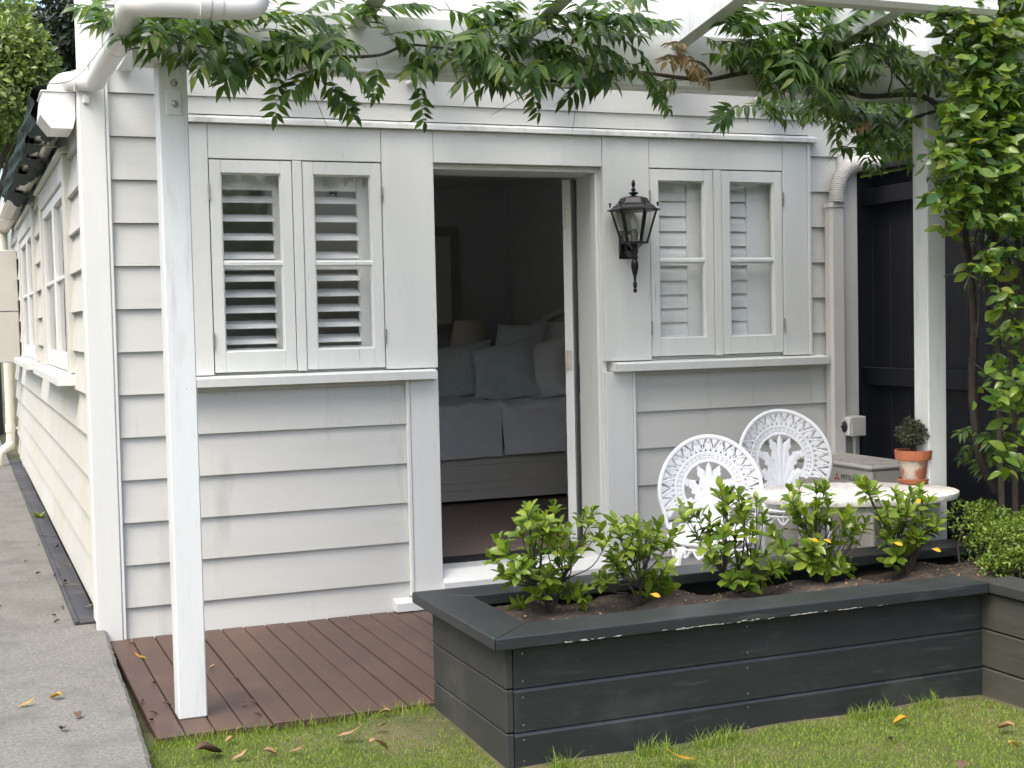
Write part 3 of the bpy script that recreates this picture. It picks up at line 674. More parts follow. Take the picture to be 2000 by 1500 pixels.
# ------------------------------------------------------------------ wall lantern
LX, LY = 2.487, -.145
la = thing('wall_lantern', 'black six-sided carriage lantern on the wall by the door', 'lantern', (LX, LY, 1.45))
part('back_plate', MB().prism([(-.042, 1.615), (-.050, 1.63), (-.062, 1.65), (-.062, 1.72), (-.050, 1.74), (-.042, 1.752)], 0, 2.455, 2.525), 'black_metal', la)
part('arm', MB().tube(spline([(2.49, -.058, 1.665), (2.489, -.10, 1.640), (LX, LY, 1.648)], 6), [.022]*6+[.020]*7, 10), 'black_metal', la, True)
part('stem', MB().lathe([(.010,0),(.013,.006),(.013,.05),(.018,.055),(.018,.062),(.030,.072),(.055,.088),(.066,.092)], (LX, LY, 1.600), 6, R(30)), 'black_metal', la)
part('tail', MB().lathe([(.003,0),(.009,.006),(.010,.016),(.006,.022),(.009,.028),(.010,.045),(.0055,.055),(.007,.075),(.017,.115),(.0185,.135),(.014,.155),(.007,.163),(.020,.168),(.020,.172),(.009,.178),(.012,.19)], (LX, LY, 1.448), 14), 'black_metal', la, True)
zt, zb, rt, rb = 1.842, 1.692, .108, .062
part('base_ring', MB().lathe([(.060,0),(.068,.002),(.068,.010),(.060,.012)], (LX, LY, zb-.010), 6, R(30)), 'black_metal', la)
for k in range(6):
    a = R(60*k+30); b = R(60*k+90)
    p0 = Vector((LX+rb*math.cos(a), LY+rb*math.sin(a), zb)); p1 = Vector((LX+rt*math.cos(a), LY+rt*math.sin(a), zt))
    q0 = Vector((LX+rb*math.cos(b), LY+rb*math.sin(b), zb)); q1 = Vector((LX+rt*math.cos(b), LY+rt*math.sin(b), zt))
    part('frame_bar', MB().tube([p0, p1], .0052, 6), 'black_metal', la)
    part('pane', MB().add([p0.lerp(q0,.05), p0.lerp(q0,.95), p1.lerp(q1,.95), p1.lerp(q1,.05)], [(0,1,2,3)]), 'glass', la)
    part('knob', MB().lathe([(.004,0),(.004,.012),(.007,.015),(.005,.021)], (LX+(rt+.006)*math.cos(a), LY+(rt+.006)*math.sin(a), zt+.018), 8), 'black_metal', la)
part('hood', MB().lathe([(.105,-.004),(.128,0),(.128,.004),(.108,.012),(.098,.022),(.080,.034),(.070,.050),(.064,.060),(.040,.068),(.016,.070)], (LX, LY, zt), 6, R(30)), 'black_metal', la)
part('finial', MB().lathe([(.010,0),(.012,.006),(.024,.012),(.024,.016),(.010,.020),(.008,.026),(.014,.031),(.008,.036),(.005,.041),(.009,.050),(.010,.060),(.006,.072),(.002,.078)], (LX, LY, zt+.070), 14), 'black_metal', la, True)
part('bulb_holder', MB().lathe([(.020,0),(.020,.045),(.012,.047),(.012,.06)], (LX, LY, zb+.002), 12), 'unit_vent', la, True)
part('bulb', MB().lathe([(.011,0),(.018,.02),(.017,.04),(.008,.062),(.002,.072)], (LX, LY, zb+.062), 12), 'bulb_glass', la, True)

# ------------------------------------------------------------------ duct, isolator, heat pump
du_ = thing('pipe_duct', 'pale vertical pipe duct with ribbed flexible bend on the wall', 'duct', (3.695, -.06, .1))
part('trunking', MB().prism([(3.652, -.036), (3.650, -.078), (3.66, -.098), (3.725, -.098), (3.737, -.086), (3.737, -.047), (3.73, -.046)], 2, .004, 1.875), 'duct_grey', du_)
part('sleeve', MB().prism([(3.644, -.036), (3.642, -.082), (3.655, -.104), (3.730, -.104), (3.7405, -.090), (3.7405, -.047), (3.735, -.046)], 2, 1.876, 1.90), 'duct_grey', du_)
pts = spline([(3.693, -.086, 1.90), (3.699, -.086, 1.965), (3.725, -.086, 2.035), (3.775, -.086, 2.085), (3.85, -.086, 2.105), (3.95, -.083, 2.11)], 14)
part('ribbed_bend', MB().tube(pts, [.038 + (.0045 if i % 2 else 0) for i in range(len(pts))], 16), 'duct_grey', du_)
iso = thing('isolator_switch', 'grey isolator box with black rotary knob on the wall corner', 'switch', (3.78, -.1, .68))
part('box', MB().box(3.735, 3.83, -.135, -.046, .685, .79, .006), 'unit_grey', iso)
part('cover', MB().box(3.722, 3.7345, -.132, -.050, .69, .785, .005), 'plastic_white', iso)
kn = MB().lathe([(.032,0),(.032,.006),(.026,.010),(.024,.018)], (0,0,0), 20); kn.box(-.006, .006, -.026, .026, .0185, .026, .002)
kn.v = [(3.7215-z, -.091+y*.9, .737+x) for (x, y, z) in kn.v]; part('knob', kn, 'switch_black', iso)
part('conduit', MB().tube([(3.79, -.085, .684), (3.79, -.085, .42)], .012, 10), 'unit_grey', iso, True)
part('conduit_collar', MB().tube([(3.79, -.085, .6845), (3.79, -.085, .665)], .017, 10), 'unit_grey', iso, True)
hx0, hx1, hy0, hy1, hz0, hz1 = 3.45, 3.73, -.68, -.055, .045, .575
hpu = thing('heat_pump', 'pale grey outdoor heat pump unit standing by the fence', 'heat pump', (3.6, -.4, 0))
part('casing', MB().box(hx0, hx1, hy0, hy1, hz0, hz1, .008), 'unit_grey', hpu)
tp_ = part('top_panel', MB().box(hx0-.010, hx1+.008, hy0-.010, hy1+.005, hz1+.0015, hz1+.024, .008), 'unit_grey', hpu)
for i in range(5): part('top_rib', MB().box(hx0+.03+.05*i, hx0+.05+.05*i, hy0+.04, hy1-.03, hz1+.0245, hz1+.029, .002), 'unit_grey', tp_)
for (a, b) in ((hy0+.03, hy0+.10), (hy1-.12, hy1-.05)): part('foot', MB().box(hx0+.01, hx1-.01, a, b, .0015, hz0-.0005), 'unit_vent', hpu)
fr_ = MB(); fr_.lathe([(.19,0),(.20,.002),(.20,.008),(.19,.010)], (0,0,0), 32); fr_.v = [(hx0-.001-z, -.36+y, .265+x) for (x, y, z) in fr_.v]; part('fan_ring', fr_, 'unit_grey', hpu)
fb = MB(); fb.lathe([(.188,0),(.188,.002)], (0,0,0), 32); fb.v = [(hx0-.0008-z, -.36+y, .265+x) for (x, y, z) in fb.v]; fbo = part('fan_opening', fb, 'unit_vent', hpu)
for i in range(9):
    r = .02+.02*i; m_ = MB(); m_.tube([(hx0-.012, -.36+r*math.cos(2*PI*k/24), .265+r*math.sin(2*PI*k/24)) for k in range(25)], .002, 5); part('grille_ring', m_, 'unit_vent', fbo)
hs = MB().prism([(3.53, .455), (3.535, .495), (3.625, .495), (3.63, .455), (3.61, .45), (3.55, .45)], 1, hy0-.018, hy0-.0005); part('handle', hs, 'unit_grey', hpu)
part('seam', MB().box(hx0+.02, hx0+.023, hy0-.0012, hy0-.0002, .06, hz1), 'unit_vent', hpu)
for i in range(10): part('side_louvre', MB().box(3.52, 3.70, hy0-.004, hy0-.0004, .10+.024*i, .11+.024*i), 'unit_vent', hpu)
def text_part(s_, size, loc, rot, m, parent, name='lettering'):
    cu = bpy.data.curves.new('t', 'FONT'); cu.body = s_; cu.size = size; cu.extrude = .0006
    to = bpy.data.objects.new('t', cu); col.objects.link(to)
    dg = bpy.context.evaluated_depsgraph_get(); me = bpy.data.meshes.new_from_object(to.evaluated_get(dg)); bpy.data.objects.remove(to)
    me.transform(Matrix.Translation(loc) @ rot); o = link(name, me, m, parent); return o
rot_left = Matrix(((0,0,-1,0),(-1,0,0,0),(0,1,0,0),(0,0,0,1)))       # text facing -x
text_part('MITSUBISHI', .036, (hx0-.0012, -.44, .515), rot_left, 'print_grey', hpu); text_part('ELECTRIC', .026, (hx0-.0012, -.44, .485), rot_left, 'print_grey', hpu)
def diamond(cy, cz, ang):
    u = Vector((0, math.sin(ang), math.cos(ang))); v = Vector((0, math.cos(ang), -math.sin(ang))); c0 = Vector((hx0-.0015, cy, cz))
    return [c0, c0+u*.013+v*.0075, c0+u*.026, c0+u*.013-v*.0075]
lg = MB()
for a in (0, 120, 240): lg.add(diamond(-.408, .521, R(a)), [(0,1,2,3)])
part('emblem', lg, 'logo_red', hpu)

# ------------------------------------------------------------------ side fence
fe = thing('side_fence', 'dark stained timber fence along the right boundary', 'fence', (4.0, -2, 0))
y = .22; i = 0; rr = random.Random(11)
while y > -4.6:
    part('fence_board', MB().box(4.032, 4.052, y-.148, y, -.03, 2.06+rr.uniform(-.004,.004), .002), 'fence_stain', fe); y -= .1505; i += 1
for (a, b) in ((.94, 1.035), (.22, .31), (1.90, 1.99)): part('rail', MB().box(3.982, 4.031, -4.6, .19, a, b, .003), 'fence_stain', fe)
part('capping', MB().box(3.955, 4.07, -4.6, .25, 2.075, 2.105, .003), 'fence_stain', fe)
for py_ in (.15, -2.2, -4.4): part('post', MB().box(3.925, 3.9815, py_-.05, py_+.05, -.03, 2.07, .003), 'fence_stain', fe)

# ------------------------------------------------------------------ planter
pb = thing('planter_box', 'dark painted L-shaped timber planter box in front of the deck', 'planter', (1.8, -1.9, GZ))
PX0, PYF, PYB = .945, -2.25, -1.565; CAP = .388; PXW = 2.745      # left, front, back, cap top, wing inner face
zs = [GZ-.02, .078, .213, .346]
for a, b in zip(zs[:-1], zs[1:]):
    part('front_board', MB().prism([(PYF, a+.002), (PYF-.0, b-.012), (PYF+.006, b-.002), (PYF+.03, b-.002), (PYF+.03, a+.002)], 0, PX0+.026, PXW), 'planter_paint', pb)
    part('side_board', MB().box(PX0, PX0+.025, PYF+.002, PYB, a+.002, b-.002, .003), 'planter_worn', pb)
    part('back_board', MB().box(PX0+.026, 3.18, PYB-.025, PYB, a+.002, b-.002, .003), 'planter_paint', pb)
    part('wing_board', MB().box(PXW+.001, PXW+.026, -5.2, PYF+.028, a+.002, b-.002, .004), 'planter_mossy', pb)
for zz in (-.01, .055, .10, .185, .235, .32):
    for xx in (1.0, 1.79): part('nail', MB().tube([(xx, PYF-.0015, zz), (xx, PYF+.002, zz)], .003, 6), 'steel', pb)
CO = .055; ci = .165                        # overhang and cap width
x0c, yfc, ybc = PX0-CO, PYF-.06, PYB+.055
def capboard(P): return MB().add([(x, y, CAP-.038) for x, y in P] + [(x, y, CAP-.003) for x, y in P] + [(x+(.003 if x < 1.8 else -.003)*0, y, CAP) for x, y in P], [(0,1,2,3), (8,9,10,11)] + [(k, (k+1)%4, 4+(k+1)%4, 4+k) for k in range(4)] + [(4+k, 4+(k+1)%4, 8+(k+1)%4, 8+k) for k in range(4)])
def bevel_part(name, mb, m, parent, w_=.004):
    me = mb.mesh(name); bm = bmesh.new(); bm.from_mesh(me)
    bmesh.ops.bevel(bm, geom=[e for e in bm.edges if e.calc_face_angle(0) > R(50)], offset=w_, segments=2, affect='EDGES', profile=.5)
    bm.to_mesh(me); bm.free(); return link(name, me, m, parent)
def cap4(P): return MB().add([(x, y, CAP-.038) for x, y in P] + [(x, y, CAP) for x, y in P], [(3,2,1,0), (4,5,6,7)] + [(k, (k+1)%4, 4+(k+1)%4, 4+k) for k in range(4)])
g_ = .0008
bevel_part('cap_board', cap4([(x0c+g_*2, yfc), (PXW-.02, yfc), (PXW-.02, yfc+ci), (x0c+ci+g_*2, yfc+ci)]), 'planter_paint', pb)
bevel_part('cap_board', cap4([(x0c, yfc+g_), (x0c+ci, yfc+ci+g_), (x0c+ci, ybc-ci-g_), (x0c, ybc-g_)]), 'planter_paint', pb)
bevel_part('cap_board', cap4([(x0c+g_*2, ybc), (x0c+ci+g_*2, ybc-ci), (3.22, ybc-ci), (3.22, ybc)]), 'planter_paint', pb)
bevel_part('cap_board', cap4([(PXW-.018, -5.2), (PXW+.13, -5.2), (PXW+.13, yfc+.06), (PXW-.018, yfc+.06)]), 'planter_worn', pb)
pp = MB(); rp_ = random.Random(12)           # flaking paint along the lower edge of the front cap
for i_ in range(70):
    x_ = rp_.choice((rp_.uniform(1.42, 1.86), rp_.uniform(1.42, 1.86), rp_.uniform(1.1, 1.3), rp_.uniform(1.9, 2.3))); l_ = rp_.uniform(.002, .014); h_ = rp_.uniform(.0008, .0035); z_ = CAP-.036+rp_.uniform(0, .0035)
    pp.add([(x_-l_, yfc-.0007, z_), (x_+l_, yfc-.0007, z_+rp_.uniform(-.001,.001)), (x_+l_*.6, yfc-.0009, z_+h_), (x_-l_*.7, yfc-.0009, z_+h_*.8)], [(0,1,2,3)])
part('paint_flakes', pp, 'unit_grey', pb, kind='stuff', fix=False)
def soil_z(x, y):
    return .318 + .022*math.sin(3.1*x+.4)*math.sin(5*y) + .014*math.sin(11*x+3*y) + .008*math.sin(23*x-17*y) + .02*math.exp(-((y+1.88)/.12)**2)
sg = grid(PX0+.03, 3.55, PYF+.03, PYB-.03, 160, 50, lambda x, y: soil_z(x, y) + rr.uniform(-.004, .004))
part('soil_bed', sg, 'soil', pb, True)
part('soil_bed', grid(PXW+.03, 3.95, -5.0, PYF+.0295, 40, 80, lambda x, y: .31+.01*math.sin(9*x+7*y)), 'soil', pb, True)
ch = MB(); rr2 = random.Random(4)
for i in range(420):
    x, y = rr2.uniform(1.1, 3.1), rr2.uniform(-2.12, -1.70); z = soil_z(x, y)+.003; s_ = rr2.uniform(.0015, .0055); a = rr2.uniform(0, 6.3)
    u = Vector((math.cos(a), math.sin(a), rr2.uniform(-.4,.4)))*s_; v = Vector((-math.sin(a), math.cos(a), rr2.uniform(-.3,.5)))*s_*.6; c0 = Vector((x, y, z+s_*.2)); n_ = Vector((0,0,.0015))
    ch.add([c0-u-v, c0+u-v, c0+u+v, c0-u+v, c0+n_], [(0,1,4),(1,2,4),(2,3,4),(3,0,4)])
part('bark_chips', ch, 'fallen_tan', pb, kind='stuff', fix=False)

# ================================================================== PLANTS
def leaf_geo(L_, W_, fold=.25, curl=.3, n=5, peak=.42, tip=1.0, base=.12, wav=0):
    """One ovate blade along +x: V-folded about the midrib, tip curling down."""
    V = []; F = []
    for i in range(n+1):
        t = i/n
        w_ = W_/2*(math.sin(PI*t**(math.log(.5)/math.log(peak))))**tip if 0 < t < 1 else (W_/2*base if t == 0 else 0)
        x = L_*t*(1-.12*curl*t); z = -curl*L_*t*t*.5 + wav*math.sin(t*7)
        V += [(x, -w_, z+fold*w_), (x, 0, z), (x, w_, z+fold*w_)]
    for i in range(n):
        a = 3*i
        F += [(a, a+3, a+4, a+1), (a+1, a+4, a+5, a+2)]
    return V, F
def basis(d, up):
    x = Vector(d).normalized(); z = Vector(up) - x*Vector(up).dot(x)
    z = z.normalized() if z.length > 1e-5 else x.orthogonal().normalized()
    y = z.cross(x); return Matrix(((x.x,y.x,z.x,0),(x.y,y.y,z.y,0),(x.z,y.z,z.z,0),(0,0,0,1)))
def rvec(r): 
    while True:
        v = Vector((r.uniform(-1,1), r.uniform(-1,1), r.uniform(-1,1)))
        if .05 < v.length < 1: return v.normalized()
class Leaves:
    """Leaves of one plant: the first 'limit' are parts of their own, the rest one part of kind stuff."""
    def __init__(s, parent, variants, m, name='leaf', limit=300):
        s.p = parent; s.m = m; s.name = name; s.limit = limit; s.geo = variants; s.items = []
        s.me = []
        for V, F in variants:
            me = bpy.data.meshes.new(name); me.from_pydata([tuple(v) for v in V], [], F); me.materials.append(MATS[m])
            me.polygons.foreach_set('use_smooth', [True]*len(me.polygons)); s.me.append(me)
    def add(s, pos, d, up, sc=1., k=None, r=rng): s.items.append((Matrix.Translation(pos) @ basis(d, up) @ Matrix.Scale(sc, 4), k if k is not None else r.randrange(len(s.geo)), sc))
    def build(s):
        s.items.sort(key=lambda q: -q[2])
        base = s.p.location
        for M, k, sc in s.items[:s.limit]:
            o = bpy.data.objects.new(s.name, s.me[k]); col.objects.link(o); o.parent = s.p
            o.matrix_parent_inverse = Matrix.Translation(-base); o.matrix_basis = M
        rest = s.items[s.limit:]
        if rest:
            V = []; F = []; n = 0
            for M, k, sc in rest:
                g_ = s.geo[k]; A_ = np.array([tuple(v) for v in g_[0]]); Mn = np.array(M)
                V.append(A_ @ Mn[:3,:3].T + Mn[:3,3]); F += [tuple(i+n for i in f) for f in g_[1]]; n += len(A_)
            me = bpy.data.meshes.new('foliage'); me.from_pydata(np.concatenate(V).tolist(), [], F); me.materials.append(MATS[s.m])
            me.polygons.foreach_set('use_smooth', [True]*len(me.polygons))
            o = bpy.data.objects.new('foliage', me); col.objects.link(o); o.parent = s.p; o.matrix_parent_inverse = Matrix.Translation(-base); o['kind'] = 'stuff'

# ---- wisteria on the pergola
def compound(seed, nl=6, L_=.22):
    r = random.Random(seed); V = []; F = []
    def put_(geo, M):
        n = len(V); V.extend([tuple(M @ Vector(v)) for v in geo[0]]); F.extend([tuple(i+n for i in f) for f in geo[1]])
    droop = r.uniform(.2, 1.0); bend = r.uniform(-.25, .25)
    def P(t): return Vector((L_*t*(1-.15*droop*t), bend*L_*t*t, -droop*L_*.45*t*t))
    tb = MB().tube([P(i/6) for i in range(7)], [.0016*(1-.6*i/6) for i in range(7)], 4); n = len(V); V.extend(tb.v); F.extend([tuple(i+n for i in f) for f in tb.f])
    for k in range(nl):
        t = .28 + .66*k/(nl-1)
        for sgn in (-1, 1):
            p_ = P(t + r.uniform(-.02,.02)); tan = (P(min(1,t+.05))-P(t-.05)).normalized()
            side = Vector((-tan.y, tan.x, 0)).normalized()*sgn
            d = (side*r.uniform(.75,1) + tan*r.uniform(.35,.7) + Vector((0,0,-r.uniform(-.05,.75)))).normalized()
            s_ = r.uniform(.85,1.1)*(.72+.5*math.sin(PI*(.15+.7*k/(nl-1))))
            put_(leaf_geo(.078*s_, .0225*s_, r.uniform(.2,.6), r.uniform(.1,.7), 6, .33, 1.25, .1, r.uniform(.0004,.0018)), Matrix.Translation(p_) @ basis(d, Vector((0,0,1))+tan*.3+rvec(r)*.25))
    put_(leaf_geo(.070, .025, .3, .5, 5, .36, 1.1), Matrix.Translation(P(1)) @ basis((P(1)-P(.9)), (0,0,1)))
    return V, F
wi = thing('wisteria', 'dark green leafy wisteria vine trained along the pergola beam', 'vine', (3.3, -1.5, 0))
wl = Leaves(wi, [compound(i, 5 + i % 3, .18 + .015*(i % 4)) for i in range(9)], 'wisteria_leaf')
wd = Leaves(wi, [compound(40+i, 5, .14) for i in range(3)], 'wisteria_dry', name='dry_leaf')
rw = random.Random(21)
# clumps: pixel centre, pixel radii, number of leaves; depth comes from the beam the vine lies on
clumps = [(215,15,45,35,7),(310,60,60,40,12),(400,85,70,45,14),(500,95,80,50,17),(590,105,70,40,15),(665,100,40,30,8),(480,45,110,30,12),(610,35,60,25,6),
 (780,30,35,40,4),(800,95,25,40,4),(835,140,25,30,4),(900,75,60,45,10),(960,105,70,45,15),(1040,115,70,45,15),(1110,100,60,45,12),(1190,105,50,45,10),(1000,35,110,28,12),
 (1160,30,80,28,9),(1240,55,40,40,7),(1210,150,40,20,4),(1290,150,40,16,3),(1450,50,60,45,11),(1500,95,70,45,15),(1540,135,60,35,12),(1580,60,60,45,9),(1420,100,30,30,4),
 (1480,215,40,18,5),(1560,205,50,22,9),(1640,218,55,30,15),(1720,240,50,38,19),(1715,285,45,24,10),(1610,185,70,22,9),(1745,200,35,40,8),(1680,50,70,40,10),(1730,90,50,45,10),(250,40,60,40,8),(420,40,90,40,10),(550,70,120,50,12),(980,70,120,50,14),(1080,40,100,40,12),(1130,70,90,50,10),(1220,40,60,40,7),(1500,40,80,35,8),(1560,110,90,50,10),(1660,120,70,40,7),(1620,190,60,25,6),(1770,140,35,45,8),(1740,20,60,20,7),(1830,150,40,60,7)]
for cx, cy, rx, ry, n_ in clumps:
    for _ in range(max(2, round(n_*(.52 if cx < 1400 else .90)))):
        a = rw.uniform(0, 2*PI); q = math.sqrt(rw.random()); px, py = cx+rx*q*math.cos(a), cy+ry*q*math.sin(a)
        yy = rw.uniform(-1.70, -1.40) if py < 175 else rw.uniform(-1.30, -.95)
        if cy > 190: yy = rw.uniform(-1.25, -.75)
        p_ = on(px, py-10, 1, yy)
        if p_.z > 2.535: p_.z = 2.535 - rw.uniform(0,.02)
        az = rw.uniform(0, 2*PI); d = Vector((math.cos(az)*1.2, -abs(math.sin(az))*.8 + .15, rw.uniform(-.35, .30) + (rw.uniform(.2,.9) if py < 60 else 0)))
        if d.y > 0: d.y *= .4
        wl.add(p_ - d.normalized()*.08, d, Vector((0, -.35, 1)) + rvec(rw)*.3, rw.uniform(.8, 1.15), r=rw)
for (px, py, dx, dz, s_) in ((548,128,-.2,-1,.8),(640,150,.35,-.9,.85),(615,148,.6,-.6,.8),(735,118,.1,-1,.7),(822,150,-.15,-1,.75),(1440,205,-.6,-.2,.8),(1035,160,.2,-1,.7),(1265,160,.5,-.6,.7)):
    wl.add(on(px, py, 1, -1.48), (dx, -.3, dz), (0, -1, .4), s_, r=rw)
for (px, py, dx, dz, s_) in ((1310,95,.5,-.2,.85),(1330,110,-.8,0,.8),(1350,118,.8,-.5,.7),(1325,130,.7,-.1,.7),(1345,90,-.6,.1,.75),(1700,235,-.7,-.3,.5)):
    wd.add(on(px, py, 1, -1.5), (dx, -.4, dz), (0, -.6, 1), s_, r=rw)
# low suckers near the shrub's foot
for k in range(16):
    p_ = on(rw.uniform(1870, 1960), rw.uniform(830, 905), 1, rw.uniform(-1.45, -1.2)); az = rw.uniform(0, 2*PI)
    wl.add(p_, (math.cos(az), -abs(math.sin(az)), rw.uniform(-.5,.1)), (0,-.4,1), rw.uniform(.6,.85), r=rw)
wl.build(); wd.build()
def stem(name, pxs, yv, r0, r1, parent, m='bark', n=7):
    pts = [on(px, py, 1, yv[i] if hasattr(yv, '__len__') else yv) for i, (px, py) in enumerate(pxs)]
    pts = spline(pts, 7); k = len(pts); rr_ = random.Random(len(pxs))
    part(name, MB().tube(pts, [(r0+(r1-r0)*i/(k-1))*rr_.uniform(.88,1.12) for i in range(k)], n), m, parent, True)
stem('stem', [(1850,330),(1846,260),(1835,215),(1810,192),(1770,184),(1690,188),(1620,168),(1560,150),(1500,138),(1440,145),(1380,156),(1330,152),(1270,144),(1200,140),(1150,155),(1090,160)], -1.405, .013, .006, wi)
stem('stem', [(1090,160),(1040,150),(980,120),(900,100),(800,88),(740,108),(650,112),(560,118),(480,110),(400,92),(320,80)], -1.42, .006, .004, wi)
stem('stem', [(1390,145),(1372,125),(1345,118),(1320,122)], -1.43, .006, .004, wi); stem('stem', [(1430,142),(1428,128),(1440,118),(1460,100),(1470,60)], -1.43, .007, .003, wi)
stem('stem', [(1900,560),(1880,420),(1868,330),(1852,250),(1830,205)], -1.50, .013, .011, wi); stem('stem', [(1945,960),(1912,880),(1900,760),(1903,650),(1895,540),(1880,470),(1870,400)], [-1.42,-1.44,-1.47,-1.5,-1.5,-1.5,-1.5], .020, .013, wi)
stem('stem', [(1780,235),(1720,250),(1650,228),(1600,208),(1560,190)], [-1.2,-1.1,-1.0,-.95,-.9], .009, .005, wi); stem('stem', [(1835,215),(1800,225),(1760,240)], [-1.4,-1.35,-1.2], .006, .008, wi)
stem('stem', [(1780,180),(1745,140),(1720,100),(1700,60)], -1.43, .006, .003, wi); stem('stem', [(1735,180),(1742,150),(1735,110)], -1.43, .004, .003, wi)
for q in ([(588,135),(615,190),(640,250)], [(640,160),(680,185),(715,210)], [(1128,160),(1125,205),(1118,255)], [(870,5),(905,60),(930,95)], [(700,0),(740,40),(775,95)], [(90,165),(150,150),(222,62)], [(1070,165),(1010,195),(960,225)]):
    stem('tendril', q, -1.50, .0016, .0009, wi, 'stem_green', 4)

# ---- broad-leaved climbing shrub on the right
sh_ = thing('climbing_shrub', 'tall glossy broad-leaved shrub growing against the dark fence', 'shrub', (3.6, -1.75, .3))
vs_ = [leaf_geo(.064*s_, .031*s_, f_, c_, 6, .45, .9, .1, w__) for s_, f_, c_, w__ in ((1,.25,.3,0),(.9,.4,.6,.001),(1.1,.15,.15,0),(.85,.3,.8,.001),(1.05,.5,.4,0))]
sl_ = Leaves(sh_, vs_, 'shrub_leaf'); rs_ = random.Random(33)
def shrub_clump(cx, cy, rx, ry, n_, y0=-2.0, y1=-1.45, up=.3):
    for _ in range(n_):
        a = rs_.uniform(0, 2*PI); q = math.sqrt(rs_.random()); yy = y0 + (y1-y0)*rs_.random()**1.3
        tip_ = on(cx+rx*q*math.cos(a), cy+ry*q*math.sin(a), 1, yy)
        for k in range(rs_.choice((2,3,3,4))):
            az = rs_.uniform(0, 2*PI); d = Vector((math.cos(az), math.sin(az)-.35, rs_.uniform(-.9,.7)))
            sl_.add(tip_ + rvec(rs_)*.02, d, Vector((-.2,-.75,.8)) + rvec(rs_)*.6, rs_.uniform(.7, 1.1)*(1.1 if yy < -1.75 else .8), r=rs_)
for a in ((1905,30,90,50,46),(1960,30,60,60,30),(1900,100,70,60,40),(1960,130,60,70,44),(1890,190,50,60,26),(1950,220,60,70,42),(1880,290,50,60,28),(1950,310,60,70,42),(1870,370,45,45,20),(1930,390,60,50,28),(1990,380,40,80,26),
          (1860,430,30,25,6),(1990,480,30,60,10),(1925,530,50,30,9),(1960,610,45,40,12),(1975,690,45,50,14),(1940,760,40,40,8),(1985,800,40,60,14),(1930,500,25,20,4),(1830,330,25,70,8),(1985,880,35,50,10),(2060,300,60,300,60),(2060,700,50,200,24),(1930,-60,120,50,40)):
    shrub_clump(*a[:4], int(a[4]*(2.6 if a[1] < 400 else 1.8)))
shrub_clump(1920, 230, 90, 260, 150, -1.45, -1.0); shrub_clump(1990, 650, 60, 200, 16, -1.45, -1.3)
sl_.build()
def sbranch(pts, r0, r1): 
    q = spline(pts, 6); part('branch', MB().tube(q, [r0+(r1-r0)*i/(len(q)-1) for i in range(len(q))], 6), 'bark', sh_, True)
for _ in range(26):
    a = on(rs_.uniform(1900, 2000), rs_.uniform(250, 700), 1, -1.6); b = on(rs_.uniform(1840, 2030), rs_.uniform(0, 600), 1, rs_.uniform(-2, -1.5))
    sbranch([a, a.lerp(b,.5)+rvec(rs_)*.05, b], .006, .002)
for px0, px1 in ((1960, 1950), (2010, 1985), (1985, 1930)):
    a = on(px0, 1000, 1, -1.7); a.z = .3
    sbranch([a, on(px0-10, 700, 1, -1.68), on(px1, 400, 1, -1.62), on(px1-20, 50, 1, -1.6)], .014, .006)
sbranch([on(1890,700,1,-1.5), on(1940,740,1,-1.6), on(1990,790,1,-1.7)], .004, .003); sbranch([on(1900,530,1,-1.5), on(1950,545,1,-1.6), on(2010,580,1,-1.75)], .005, .003)

# ---- gardenia bushes in the planter: branch tips, one rosette of leaves each
def z2p(pts, ox, oy, s_): return [(ox+x/s_, oy+y/s_) for x, y in pts]
TIPS = [
 ((1075,1190), z2p([(300,500),(250,640),(350,590),(480,690),(540,260),(720,240),(590,350),(470,400),(640,420),(540,520),(760,390),(960,310),(1030,280),(850,430),(960,520),(620,580),(760,690),(860,640),(680,760),(420,720),(330,760),(600,910),(430,1000),(700,860),(940,900),(800,600),(1080,440),(1150,500),(560,640),(700,520),(880,560),(760,480),(660,330)], 900, 930, 4), -1.86, 'bushiest gardenia bush at the mitred end of the planter'),
 ((1245,1165), z2p([(1220,360),(1300,370),(1370,380),(1460,420),(1550,410),(1660,450),(1240,430),(1340,450),(1440,490),(1520,530),(1620,520),(1290,560),(1400,570),(1480,560),(1230,590),(1330,620),(1250,700),(1610,700),(1500,840),(1440,860),(1180,640),(1130,800),(1080,790)], 900, 930, 4), -1.84, 'low gardenia bush with bare forked stems beside the bushiest one'),
 ((1440,1155), z2p([(500,950),(570,960),(620,1000),(700,1030),(780,820),(850,840),(910,850),(830,900),(950,920),(1040,890),(600,1130),(700,1140),(840,1080),(950,1020),(1090,1020),(880,1180),(680,1200),(780,1250),(900,1330),(960,1440),(1180,1360),(1260,1380),(1130,1430),(700,1330),(1000,1290),(800,980),(900,1000),(760,1100),(1000,1100)], 1200, 740, 3.75), -1.84, 'tall upright gardenia bush in front of the white chairs'),
 ((1620,1125), z2p([(1290,830),(1350,800),(1480,790),(1540,790),(1340,920),(1490,900),(1570,920),(1310,990),(1400,1000),(1550,1010),(1440,1090),(1590,1060),(1400,1260),(1230,1230),(1160,1150),(1180,1110),(1720,990),(1690,1110),(1780,1040),(1840,1060),(1740,1130),(1600,1180),(1530,1220),(1340,1290),(1420,1330),(1660,1370),(1570,1400),(1480,1000)], 1200, 740, 3.75), -1.82, 'gardenia bush with two yellow leaves in front of the table'),
 ((1775,1105), z2p([(480,830),(540,860),(500,900),(680,890),(780,890),(840,890),(700,970),(620,1000),(760,1000),(900,940),(860,980),(600,1060),(720,1080),(800,1100),(650,1130),(860,1060),(920,1080),(840,1200),(740,1270),(600,1200),(690,1290)], 1550, 700, 3.409), -1.80, 'sparse leggy gardenia bush under the flower pot beside the hedge')]
